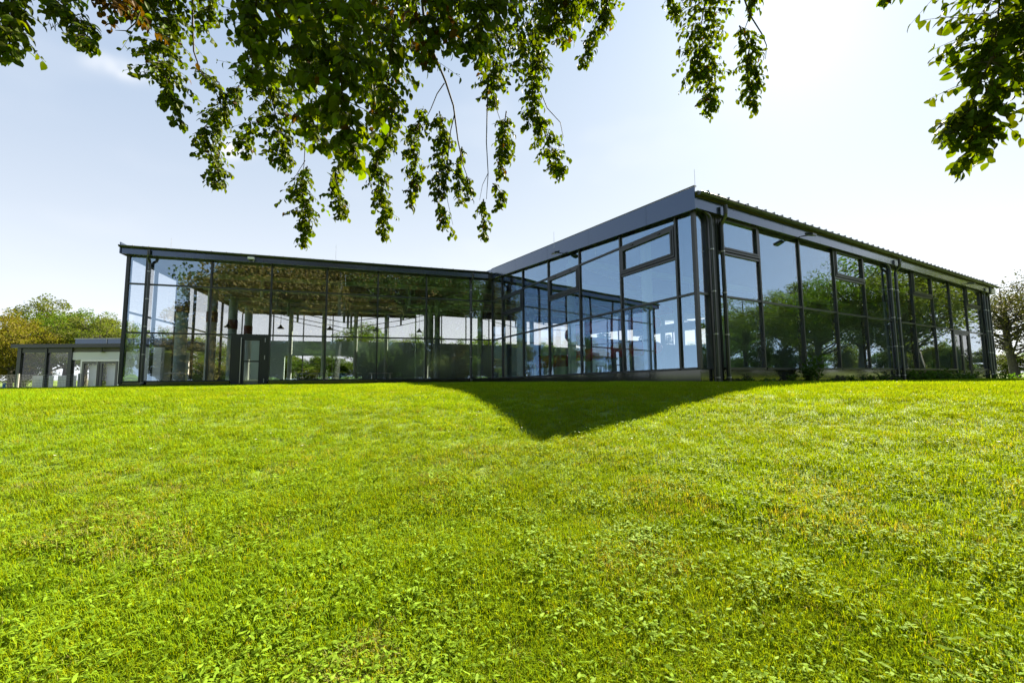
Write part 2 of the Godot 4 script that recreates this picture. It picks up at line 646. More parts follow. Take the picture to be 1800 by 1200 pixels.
func end_face(h: Node3D) -> void:
	var f := fM
	var edges := [0.06]
	edges.append_array(MS)
	edges.append(DM - 0.02)
	for i in range(1, edges.size()):
		var s: float = edges[i]
		post(h, "mullion", f, s, dm(s), m_top(s), 0.07, -0.17, 0.05, M.frame)
	for i in edges.size() - 1:
		var a: float = edges[i] + 0.035
		var z: float = edges[i + 1] - 0.035
		if i == 0:
			a = 0.06
		var ya := dm(a)
		var yz := dm(z)
		rail(h, "sill", f, a, ya, z, yz, 0.07, -0.12, 0.07, M.frame)
		rail(h, "transom", f, a, 2.25 + ya, z, 2.25 + yz, 0.065, -0.12, 0.04, M.frame)
		pane(h, f, a, z, ya + 0.03, yz + 0.03, 2.22 + ya, 2.22 + yz)
		if i == 0:
			pane(h, f, a, z, 2.28 + ya, 2.28 + yz, m_top(a), m_top(z))
			continue
		rail(h, "transom", f, a, 4.555 + ya, z, 4.555 + yz, 0.065, -0.12, 0.04, M.frame)
		pane(h, f, a, z, 4.585 + ya, 4.585 + yz, m_top(a), m_top(z))
		if i in [1, 3, 5]:
			rail(h, "transom", f, a, 3.49 + ya, z, 3.49 + yz, 0.07, -0.12, 0.04, M.frame)
			pane(h, f, a, z, 2.28 + ya, 2.28 + yz, 3.455 + ya, 3.455 + yz)
			tilt_window(h, f, a, z, 3.525 + ya, 3.525 + yz, 4.525 + ya, 4.525 + yz)
		else:
			pane(h, f, a, z, 2.28 + ya, 2.28 + yz, 4.525 + ya, 4.525 + yz)
	var px := [-0.012, 1.9, 4.3, 6.7, 9.1, 11.5, DM - 0.02]
	for i in px.size() - 1:
		var q := MB.new()
		var a: float = px[i] + 0.004
		var z: float = px[i + 1] - 0.004
		prism(q, f, [[a, -1.0], [z, -1.0], [z, dm(z) - 0.036], [a, dm(a) - 0.036]], -0.1, 0.012 + 0.001 * (i % 2))
		part(h, "plinth_panel", q, M.plinth)

func left_face(h: Node3D) -> void:
	var f := fL
	var y0 := -0.296
	var y2 := 1.965
	var y1 := 4.262
	var top := 5.63
	var edges := [0.04]
	edges.append_array(LS)
	edges.append(17.6)
	for i in range(1, edges.size() - 1):
		post(h, "mullion", f, edges[i], y0, top, 0.075, -0.17, 0.05, M.frame)
	for i in edges.size() - 1:
		var a: float = edges[i] + 0.037
		var z: float = edges[i + 1] - 0.037
		rail(h, "transom", f, a, y2, z, y2, 0.07, -0.12, 0.04, M.frame)
		rail(h, "transom", f, a, y1, z, y1, 0.07, -0.12, 0.04, M.frame)
		pane(h, f, a, z, y1 + 0.035, y1 + 0.035, top, top)
		pane(h, f, a, z, y2 + 0.035, y2 + 0.035, y1 - 0.035, y1 - 0.035)
		if i == 5:
			left_door(h, f, a, 13.22, y2 - 0.035)
			a = 13.3
			post(h, "mullion", f, 13.26, y0, y2 - 0.035, 0.08, -0.17, 0.05, M.frame)
		pane(h, f, a, z, y0 + 0.035, y0 + 0.035, y2 - 0.035, y2 - 0.035)
		rail(h, "sill", f, a, y0, z, y0, 0.07, -0.12, 0.07, M.frame)
	var b := MB.new()
	prism(b, f, [[17.53, -0.4], [17.65, -0.4], [17.65, top + 0.02], [17.53, top + 0.02]], -0.1, 0.052)
	part(h, "corner_post", b, M.frame)
	var px := [0.0, 2.6, 5.2, 7.8, 10.3, 11.62, 13.3, 15.4, 17.62]
	for i in px.size() - 1:
		if i == 5:
			continue
		var q := MB.new()
		prism(q, f, [[px[i] + 0.004, -1.2], [px[i + 1] - 0.004, -1.2], [px[i + 1] - 0.004, y0 - 0.036], [px[i] + 0.004, y0 - 0.036]], -0.1, 0.012 + 0.001 * (i % 2))
		part(h, "plinth_panel", q, M.plinth)
	downpipe(h, f, 16.72, -0.7, 5.5, 0.4, 0.06, true)
	downpipe(h, f, 1.3, -0.7, 5.5, 0.4, 0.055, true)

func left_door(h: Node3D, f: Dictionary, a: float, z: float, top: float) -> void:
	var b := MB.new()
	prism(b, f, [[a, -0.6], [a + 0.3, -0.6], [a + 0.3, top], [a, top]], -0.09, 0.045)
	prism(b, f, [[z - 0.42, -0.6], [z, -0.6], [z, top], [z - 0.42, top]], -0.09, 0.045)
	prism(b, f, [[a + 0.3, top - 0.16], [z - 0.42, top - 0.16], [z - 0.42, top], [a + 0.3, top]], -0.09, 0.043)
	var d := part(h, "door", b, M.frame)
	var c := MB.new()
	ring(c, f, a + 0.31, z - 0.43, -0.55, -0.55, top - 0.17, top - 0.17, 0.07, -0.05, 0.03)
	prism(c, f, [[a + 0.38, 0.62], [z - 0.5, 0.62], [z - 0.5, 0.69], [a + 0.38, 0.69]], -0.04, 0.026)
	sub(d, "door_leaf", c, M.frame)
	sub(d, "pane", pane_mesh(f, a + 0.37, z - 0.49, -0.49, -0.49, 0.63, 0.63, -0.01), M.glass)
	sub(d, "pane", pane_mesh(f, a + 0.37, z - 0.49, 0.68, 0.68, top - 0.24, top - 0.24, -0.01), M.glass)
	var e := MB.new()
	e.tube([fp(f, z - 0.38, -0.42, 0.11), fp(f, z - 0.38, 1.82, 0.11)], [0.022, 0.022], 8)
	for y: float in [-0.2, 0.7, 1.6]:
		e.tube([fp(f, z - 0.38, y, 0.04), fp(f, z - 0.38, y, 0.11)], [0.012, 0.012], 6)
	sub(d, "handle", e, M.steel)
	for y: float in [-0.4, 0.75, 1.62]:
		var g := MB.new()
		g.tube([fp(f, a + 0.12, y, 0.06), fp(f, a + 0.12, y + 0.2, 0.06)], [0.02, 0.02], 6)
		sub(d, "hinge", g, M.steel)

# glazed walls away from the camera: posts, a wall to 3 m where there is one, glass above
func back_faces(h: Node3D) -> void:
	var fb: Vector3 = inner + lu * 17.6 - ln * 17.0
	var k0 := facade(fb, Vector3(-0.05, 0, -DEPTH) - fb, -ln)
	var len0 := (Vector3(-0.05, 0, -DEPTH) - fb).length()
	k0.plain = true
	glazed(h, k0, len0, 2.55, 5.36, 5.7, [[0.0, 3.4], [9.3, len0]], [[3.4, 9.3]])
	var k1 := facade(Vector3(0, 0, -DEPTH), Vector3.RIGHT, Vector3.FORWARD)
	k1.plain = true
	glazed(h, k1, LR, 2.56, 5.75, 6.6, [[0.0, 11.0], [14.0, LR]], [[11.0, 14.0]])
	var k2 := facade(Vector3(LR, 0, -0.1), Vector3.FORWARD, Vector3.RIGHT)
	k2.plain = true
	glazed(h, k2, DEPTH - 0.2, 3.0, 4.8, 5.3, [[0.0, DEPTH - 0.2]], [])
	var kb := MB.new()
	prism(kb, k2, [[0.06, 3.052], [18.0, 3.052], [18.0, 5.3], [0.06, 5.3]], -0.2, -0.105)
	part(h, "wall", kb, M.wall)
	var k3 := facade(inner + lu * 17.6 - ln * 0.1, -ln, lu)
	k3.plain = true
	glazed(h, k3, 16.8, 2.4, 5.45, 5.7, [], [])

func glazed(h: Node3D, f: Dictionary, length: float, step: float, gtop: float, top: float, walls: Array, openings: Array) -> void:
	var y0 := -0.3
	for w: Array in walls:
		var b := MB.new()
		prism(b, f, [[w[0], -1.2], [w[1], -1.2], [w[1], 3.05], [w[0], 3.05]], -0.22, 0.02)
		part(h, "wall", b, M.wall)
	for w: Array in openings:
		var b := MB.new()
		prism(b, f, [[w[0], 1.75], [w[1], 1.75], [w[1], 3.05], [w[0], 3.05]], -0.22, 0.02)
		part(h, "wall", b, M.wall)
	var c := MB.new()
	prism(c, f, [[0.0, gtop], [length, gtop], [length, top + 0.4], [0.0, top + 0.4]], -0.16, 0.015)
	part(h, "bulkhead", c, M.ceiling)
	var n := maxi(1, roundi(length / step))
	for i in n:
		var a := length * i / n
		var z := length * (i + 1) / n
		var mid := (a + z) / 2
		var base := y0
		for w: Array in walls:
			if mid > w[0] and mid < w[1]:
				base = 3.05
		if base < 0.0:
			var lid := 0.0
			for w: Array in openings:
				if mid > w[0] and mid < w[1]:
					lid = 1.75
			pane(h, f, a + 0.04, z - 0.04, base, base, 1.72 if lid > 0.0 else 2.9, 1.72 if lid > 0.0 else 2.9)
			if lid > 0.0:
				post(h, "mullion", f, a, y0, 1.75, 0.08, -0.1, 0.04, M.frame)
				base = 3.05
			else:
				rail(h, "transom", f, a + 0.04, 2.94, z - 0.04, 2.94, 0.07, -0.1, 0.035, M.frame)
				base = 2.98
		pane(h, f, a + 0.04, z - 0.04, base, base, gtop, gtop)
		post(h, "mullion", f, a, base - 0.02 if base > 0.0 and walls.size() > 0 else y0, gtop, 0.08, -0.1, 0.04, M.frame)

func r_under(z: float) -> float:
	return 4.80 + 0.0545 * (0.2 - z)

func roofs(h: Node3D) -> void:
	# right wing: one slope that rises away from the long face
	var b := MB.new()
	var x0 := -0.165
	var x1 := LR + 0.45
	var zf := 0.19
	var zb := -DEPTH - 0.4
	var p := []
	for t: float in [0.0, 0.42]:
		p.append_array([Vector3(x0, r_under(zf) + t, zf), Vector3(x1, r_under(zf) + t, zf), Vector3(x1, r_under(zb) + t, zb), Vector3(x0, r_under(zb) + t, zb)])
	b.hexa(p)
	var roof := part(h, "roof", b, M.ceiling)
	b = MB.new()
	p = []
	for t: float in [0.422, 0.45]:
		p.append_array([Vector3(x0, r_under(0.32) + t, 0.32), Vector3(x1 - 0.02, r_under(0.32) + t, 0.32), Vector3(x1 - 0.02, r_under(zb) + t, zb - 0.02), Vector3(x0, r_under(zb) + t, zb - 0.02)])
	b.hexa(p)
	sub(roof, "roof_sheet", b, M.roof)
	var x := 0.28
	while x < LR + 0.4:
		var q := MB.new()
		var y := r_under(0.36) + 0.45
		var y2 := r_under(-4.0) + 0.45
		q.hexa([Vector3(x - 0.018, y, 0.36), Vector3(x + 0.018, y, 0.36), Vector3(x + 0.018, y2, -4.0), Vector3(x - 0.018, y2, -4.0),
			Vector3(x - 0.018, y + 0.085, 0.36), Vector3(x + 0.018, y + 0.085, 0.36), Vector3(x + 0.018, y2 + 0.06, -4.0), Vector3(x - 0.018, y2 + 0.06, -4.0)])
		sub(roof, "roof_seam", q, M.roof)
		x += 0.5
	# eaves board, gutter
	var e := [-0.2]
	for s: float in RS:
		if s > 3.0 and s != 13.62:
			e.append(s + 1.2)
	e.append(LR + 0.5)
	for i in e.size() - 1:
		var q := MB.new()
		q.box(Vector3(e[i] + 0.004, 4.76, 0.192), Vector3(e[i + 1] - 0.004, 5.10, 0.215 + 0.001 * (i % 2)))
		part(h, "fascia_panel", q, M.fascia)
	var so := MB.new()
	so.box(Vector3(-0.16, 4.775, 0.052), Vector3(LR + 0.4, 4.80, 0.19))
	part(h, "soffit", so, M.soffit)
	gutter(h, fR, -0.12, LR + 0.62, 5.21, 0.32, 0.085)
	# end face: verge boards that follow the slope
	var cuts := [-0.225, 1.65, 4.65, 7.62, 10.65, 13.5]
	for i in cuts.size() - 1:
		var q := MB.new()
		var a: float = cuts[i] + 0.004
		var z: float = cuts[i + 1] - 0.004
		prism(q, fM, [[a, 4.73 + 0.061 * a], [z, 4.73 + 0.061 * z], [z, 5.41 + 0.0537 * z], [a, 5.41 + 0.0537 * a]], 0.167, 0.2 + 0.001 * (i % 2))
		part(h, "verge_panel", q, M.fascia)
	var q := MB.new()
	prism(q, fM, [[-0.228, 5.41], [13.5, 6.135], [13.5, 6.16], [-0.228, 5.435]], 0.1, 0.215)
	part(h, "verge_cap", q, M.roof)
	q = MB.new()
	prism(q, fM, [[13.52, 5.9], [DEPTH, 6.5], [DEPTH, 7.1], [13.52, 6.135]], 0.165, 0.198)
	part(h, "verge_panel", q, M.fascia)
	q = MB.new()
	prism(q, fM, [[-0.15, 4.745], [DM - 0.35, 5.58], [DM - 0.35, 5.60], [-0.15, 4.765]], 0.051, 0.166)
	part(h, "soffit", q, M.soffit)
	q = MB.new()
	q.box(Vector3(LR + 0.45, 4.78, -DEPTH), Vector3(LR + 0.48, 5.4, 0.19))
	part(h, "verge_panel", q, M.fascia)
	# left wing: flat slab
	b = MB.new()
	p = []
	for y: float in [5.60, 5.86]:
		var a := fp(fL, -0.1, 0, 0.285)
		var c := fp(fL, 17.72, 0, 0.285)
		var d := fp(fL, 17.72, 0, -17.3)
		p.append_array([Vector3(a.x, y, a.z), Vector3(c.x, y, c.z), Vector3(d.x, y, d.z), Vector3(-0.21, y, -DEPTH - 0.2)])
	b.hexa(p)
	var lr := part(h, "roof", b, M.ceiling)
	b = MB.new()
	p = []
	for y: float in [5.862, 5.9]:
		var a := fp(fL, -0.05, 0, 0.4)
		var c := fp(fL, 17.75, 0, 0.4)
		var d := fp(fL, 17.75, 0, -17.32)
		p.append_array([Vector3(a.x, y, a.z), Vector3(c.x, y, c.z), Vector3(d.x, y + 0.5, d.z), Vector3(-0.22, y + 0.5, -DEPTH - 0.22)])
	b.hexa(p)
	sub(lr, "roof_sheet", b, M.roof)
	var s := 0.55
	while s < 17.6:
		var k := MB.new()
		prism(k, fL, [[s - 0.012, 5.9], [s + 0.012, 5.9], [s + 0.012, 5.985], [s - 0.012, 5.985]], -3.0, 0.42)
		sub(lr, "roof_seam", k, M.roof)
		s += 0.62
	var lc := [0.3, 3.3, 6.3, 9.3, 12.3, 15.3, 17.74]
	for i in lc.size() - 1:
		var k := MB.new()
		prism(k, fL, [[lc[i] + 0.003, 5.585], [lc[i + 1] - 0.003, 5.585], [lc[i + 1] - 0.003, 5.85], [lc[i] + 0.003, 5.85]], 0.287, 0.31 + 0.001 * (i % 2))
		part(h, "fascia_panel", k, M.fascia)
	q = MB.new()
	prism(q, fL, [[0.02, 5.585], [17.72, 5.585], [17.72, 5.598], [0.02, 5.598]], 0.052, 0.286)
	part(h, "soffit", q, M.soffit)
	gutter(h, fL, 0.32, 17.8, 5.93, 0.4, 0.075)
	q = MB.new()
	prism(q, fL, [[17.75, 5.58], [17.79, 5.58], [17.79, 6.1], [17.75, 6.1]], -17.3, 0.36)
	part(h, "verge_panel", q, M.fascia)
	q = MB.new()
	prism(q, fL, [[-0.02, 5.58], [0.32, 5.58], [0.32, 5.95], [-0.02, 5.95]], 0.1, 0.315)
	part(h, "fascia_panel", q, M.frame)
	# floor
	b = MB.new()
	b.box(Vector3(0.02, -0.6, -DEPTH + 0.02), Vector3(LR - 0.02, -0.31, -0.12))
	part(h, "floor", b, M.floor)
	b = MB.new()
	p = []
	for y: float in [-0.6, -0.312]:
		var a := fp(fL, 0.0, 0, -0.12)
		var c := fp(fL, 17.5, 0, -0.12)
		var d := fp(fL, 17.5, 0, -16.9)
		p.append_array([Vector3(0.018, y, a.z), Vector3(c.x, y, c.z), Vector3(d.x, y, d.z), Vector3(0.018, y, -DEPTH + 0.05)])
	b.hexa(p)
	part(h, "floor", b, M.floor)
	# lightning rods
	for r: Array in [[at_px(1222, 326, 13.35), 0.55], [at_px(974, 432, 17.0), 0.6], [at_px(590, 452, 19.2), 0.6], [at_px(300, 434, 18.8), 0.4]]:
		var k := MB.new()
		k.tube([r[0] - Vector3(0, 0.1, 0), r[0] + Vector3(0, r[1], 0)], [0.007, 0.005], 5)
		part(h, "lightning_rod", k, M.zinc)

func gutter(h: Node3D, f: Dictionary, s0: float, s1: float, y: float, off: float, r: float) -> void:
	var b := MB.new()
	var a := []
	var z := []
	for k in 9:
		var t := PI + PI * k / 8.0
		var n: Vector3 = f.n * cos(t) + Vector3.UP * sin(t)
		a.append(b.smooth(fp(f, s0, y, off) + n * r, n))
		z.append(b.smooth(fp(f, s1, y, off) + n * r, n))
	for k in 8:
		b.face(a[k], a[k + 1], z[k + 1])
		b.face(a[k], z[k + 1], z[k])
	for k in range(1, 8):
		b.tri(b.v[a[0]], b.v[a[k]], b.v[a[k + 1]], -f.d)
		b.tri(b.v[z[0]], b.v[z[k]], b.v[z[k + 1]], f.d)
	b.tube([fp(f, s0, y, off + r), fp(f, s1, y, off + r)], [0.014, 0.014], 6)
	var g := part(h, "gutter", b, M.pipe)
	var s := s0 + 0.35
	while s < s1:
		var c := MB.new()
		prism(c, f, [[s - 0.015, y - 0.05], [s + 0.015, y - 0.05], [s + 0.015, y + 0.018], [s - 0.015, y + 0.018]], off + r * 0.9, off + r + 0.02)
		sub(g, "gutter_bracket", c, M.frame)
		s += 0.9

# ---------------------------------------------------------------- low pavilion at the far left
func build_pavilion() -> void:
	var o := at_px(28, 663, 27.0)
	o.y = 0.0
	var f := facade(o, Vector3(cam_x.x, 0, cam_x.z), Vector3(-cam_w.x, 0, -cam_w.z))
	var gy := -0.95
	var h := thing("pavilion", "low flat-roofed glazed pavilion with dark canopy beside the left wing", "building", Vector3(o.x, gy, o.z))
	var base := h.position
	var b := MB.new()
	prism(b, f, [[-0.15, 1.92], [8.2, 1.92], [8.2, 2.16], [-0.15, 2.16]], -6.0, 0.35)
	part(h, "canopy", b, M.frame, base)
	b = MB.new()
	prism(b, f, [[2.4, 2.17], [8.4, 2.17], [8.4, 2.62], [2.4, 2.62]], -6.0, -1.2)
	part(h, "roof", b, M.fascia, base)
	b = MB.new()
	prism(b, f, [[2.36, 2.62], [8.4, 2.62], [8.4, 2.66], [2.36, 2.66]], -6.0, -1.16)
	part(h, "roof_edge", b, M.zinc, base)
	for s: float in [4.6, 6.4]:
		post(h, "roof_seam", f, s, 2.18, 2.65, 0.03, -1.2, -1.17, M.zinc, base)
	for k: Array in [[0.08, 0.24], [1.85, 0.12], [3.45, 0.24]]:
		post(h, "column", f, k[0], gy, 1.92, k[1], -0.2, 0.04, M.frame, base)
	for k: Array in [[0.2, 1.79], [1.91, 3.33]]:
		part(h, "pane", pane_mesh(f, k[0], k[1], gy + 0.12, gy + 0.12, 1.6, 1.6, -0.05), M.glass, base)
		rail(h, "sill", f, k[0], gy + 0.06, k[1], gy + 0.06, 0.12, -0.15, 0.02, M.frame, base)
		rail(h, "transom", f, k[0], 1.76, k[1], 1.76, 0.31, -0.15, 0.0, M.frame, base)
		b = MB.new()
		prism(b, f, [[k[0] + 0.1, gy + 0.2], [k[1] - 0.1, gy + 0.2], [k[1] - 0.1, 0.1], [k[0] + 0.1, 0.1]], -0.7, -0.66)
		part(h, "blind", b, M.white, base)
	b = MB.new()
	ring(b, f, 4.15, 6.75, gy, gy, 1.12, 1.12, 0.1, -0.1, 0.0)
	var d := part(h, "door", b, M.steel, base)
	for k: Array in [[4.27, 5.43], [5.47, 6.63]]:
		var c := MB.new()
		ring(c, f, k[0], k[1], gy + 0.1, gy + 0.1, 1.01, 1.01, 0.14, -0.08, 0.02)
		sub(d, "door_leaf", c, paint(0.16, 0.15, 0.14, 0.4))
		sub(d, "pane", pane_mesh(f, k[0] + 0.14, k[1] - 0.14, gy + 0.25, gy + 0.25, 0.86, 0.86, -0.02), M.glass)
		c = MB.new()
		prism(c, f, [[k[0] + 0.2, gy + 0.3], [k[1] - 0.2, gy + 0.3], [k[1] - 0.2, 0.8], [k[0] + 0.2, 0.8]], -0.3, -0.27)
		sub(d, "blind", c, M.white)
	var e := MB.new()
	e.tube([fp(f, 5.34, gy + 0.3, 0.08), fp(f, 5.34, 1.0, 0.08)], [0.025, 0.025], 8)
	sub(d, "handle", e, M.steel)
	part(h, "pane", pane_mesh(f, 3.6, 4.1, gy + 0.1, gy + 0.1, 1.5, 1.5, -0.05), M.glass, base)
	rail(h, "lintel", f, 3.57, 1.38, 8.2, 1.38, 0.5, -0.3, -0.02, M.white, base)
	rail(h, "lintel", f, 3.57, 1.78, 8.2, 1.78, 0.29, -0.3, -0.04, paint(0.12, 0.11, 0.1, 0.5), base)
	rail(h, "wall", f, 3.3, 0.4, 8.2, 0.4, 2.8, -4.0, -3.9, M.white, base)
	part(h, "pane", pane_mesh(f, 0.0, 3.3, gy + 0.1, gy + 0.1, 1.9, 1.9, -5.9), M.glass, base)
	rail(h, "floor", f, -0.1, gy - 0.05, 8.2, gy - 0.05, 0.2, -6.0, 0.3, M.floor, base)
	post(h, "wall", f, 8.1, gy, 1.92, 2.6, -0.3, -0.06, M.white, base)
	var sd := facade(fp(f, -0.02, 0.0, -5.8), f.n, -f.d)
	part(h, "pane", pane_mesh(sd, 0.1, 5.5, gy + 0.1, gy + 0.1, 1.9, 1.9, 0.0), M.glass, base)
	e = MB.new()
	e.tube([fp(f, 5.6, 1.92, 0.1), fp(f, 5.6, 1.7, 0.1)], [0.03, 0.03], 6)
	e.tube([fp(f, 5.6, 1.7, 0.1), fp(f, 5.6, 1.62, 0.1)], [0.06, 0.16], 10)
	var l := part(h, "hanging_lamp", e, M.frame, base)
	l.set_meta("label", "dark shade of the entrance lamp")

# ---------------------------------------------------------------- trees
var crowns := []
var trunks := []

func leaf_quad(b: MB, p: Vector3, dir: Vector3, side: Vector3, size: float) -> void:
	var n := dir.cross(side).normalized()
	var w := side * size * 0.38
	var mid := p + dir * size * 0.45
	var fold := n * size * 0.09
	b.tri(p, mid + w + fold, p + dir * size, n)
	b.tri(p, mid - w + fold, p + dir * size, n)

func rand_dir() -> Vector3:
	var z := rng.randf_range(-1, 1)
	var a := rng.randf() * TAU
	var r := sqrt(1 - z * z)
	return Vector3(r * cos(a), z, r * sin(a))

# a crown of unit height (its tree is 1 high), leaves in clumps on limbs; returns [crown mesh, trunk mesh]
func crown_variant(kind: int, clumps: int, leaves: int, leaf: float) -> Array:
	var b := MB.new()
	var t := MB.new()
	var lean := Vector3(rng.randf_range(-0.05, 0.05), 0, rng.randf_range(-0.05, 0.05))
	if kind == 9:      # spruce
		t.tube([Vector3.ZERO, Vector3(0, 0.5, 0), Vector3(0, 0.97, 0)], [0.018, 0.011, 0.002], 7)
		var tiers := 22
		for i in tiers:
			var h := 0.1 + 0.88 * i / tiers
			var rad := 0.24 * pow(1.0 - (h - 0.08) / 0.92, 0.85) + 0.012
			var arms := 9
			for k in arms:
				var a := TAU * (k + rng.randf_range(-0.3, 0.3)) / arms + i * 0.7
				var d := Vector3(cos(a), 0, sin(a))
				var r := rad * rng.randf_range(0.7, 1.08)
				for q in leaves:
					var u := sqrt(rng.randf()) * r
					var p := Vector3(0, h, 0) + d * u - Vector3(0, u * 0.42 - u * u * 0.9, 0)
					p += Vector3(rng.randf_range(-1, 1), rng.randf_range(-0.6, 0.2), rng.randf_range(-1, 1)) * r * 0.14
					b.col = Color(1, 1, 1) * rng.randf_range(0.75, 1.25)
					leaf_quad(b, p, (d + rand_dir() * 0.7 - Vector3(0, 0.25, 0)).normalized(), rand_dir().cross(d).normalized(), leaf)
		return [b.mesh(), t.mesh()]
	var cr := [0.36, 0.30, 0.42, 0.26][kind] as float
	var low := [0.24, 0.2, 0.2, 0.1][kind] as float
	var top := Vector3(lean.x, 0.92, lean.z)
	var fork := low + 0.08
	t.tube([Vector3(0, -0.03, 0), Vector3(0, 0.03, 0), Vector3(0, fork * 0.6, 0) + lean * 0.3, Vector3(0, fork, 0) + lean * 0.5, Vector3(0, 0.68, 0) + lean, top], [0.034, 0.026, 0.021, 0.019, 0.01, 0.002], 9)
	var cn := FastNoiseLite.new()
	cn.seed = rng.randi()
	cn.frequency = 1.6
	for k in clumps:
		var d := rand_dir()
		var stretch := 1.0 + 0.55 * cn.get_noise_3dv(d)
		var rr := pow(rng.randf(), 0.42) * stretch
		var c := Vector3(d.x * cr * rr, lerpf(low, 1.0, 0.5) + d.y * (1.0 - low) * 0.47 * rr, d.z * cr * rr)
		# narrower at the bottom and the top
		var v := clampf((c.y - low) / (1.0 - low), 0.0, 1.0)
		var pinch := 0.62 + 0.52 * sin(PI * clampf(v * 0.9 + 0.08, 0, 1))
		c.x *= pinch
		c.z *= pinch
		if k % 5 == 0:
			var y0 := clampf(c.y - 0.22, fork * 0.7, 0.7)
			var s := Vector3(0, y0, 0) + lean * y0
			t.tube([s, s.lerp(c, 0.5) + Vector3(0, -0.015, 0), c], [0.009, 0.005, 0.0015], 5, false)
		var size := rng.randf_range(0.045, 0.085)
		var tone := rng.randf_range(0.8, 1.2)
		var warm := rng.randf_range(-0.12, 0.16)
		for q in leaves:
			var e := rand_dir()
			var p := c + Vector3(e.x * size, e.y * size * 0.72, e.z * size) * pow(rng.randf(), 0.4)
			var g := tone * rng.randf_range(0.8, 1.2)
			b.col = Color(g * (1.0 + warm), g, g * (1.0 - warm))
			var dir := (e + rand_dir() * 0.9 - Vector3(0, 0.35, 0)).normalized()
			leaf_quad(b, p, dir, dir.cross(rand_dir()).normalized(), leaf * rng.randf_range(0.7, 1.3))
	return [b.mesh(), t.mesh()]

func tree(variant: int, at: Vector3, height: float, mat: Material, label: String, group: String, wide := 1.0, kind := "tree") -> Node3D:
	var y := ground(at.x, at.z) - (height * 0.1 if variant == 7 else 0.0)
	var o := thing(kind, label, "tree", Vector3(at.x, y, at.z), group)
	var turn := Basis(Vector3.UP, rng.randf() * TAU) * Basis.from_scale(Vector3(height * wide, height, height * wide))
	for k in 2:
		var m := put(o, "crown" if k == 0 else "trunk", crowns[variant][k], mat if k == 0 else M.bark)
		m.basis = turn
	return o

func place(k: int, n: int) -> String:
	var w := ["first", "second", "third", "fourth", "fifth", "sixth", "seventh", "eighth", "ninth", "tenth", "eleventh", "twelfth", "thirteenth", "fourteenth", "fifteenth", "sixteenth", "seventeenth", "eighteenth", "nineteenth", "twentieth"]
	return "last" if k == n - 1 else w[k]

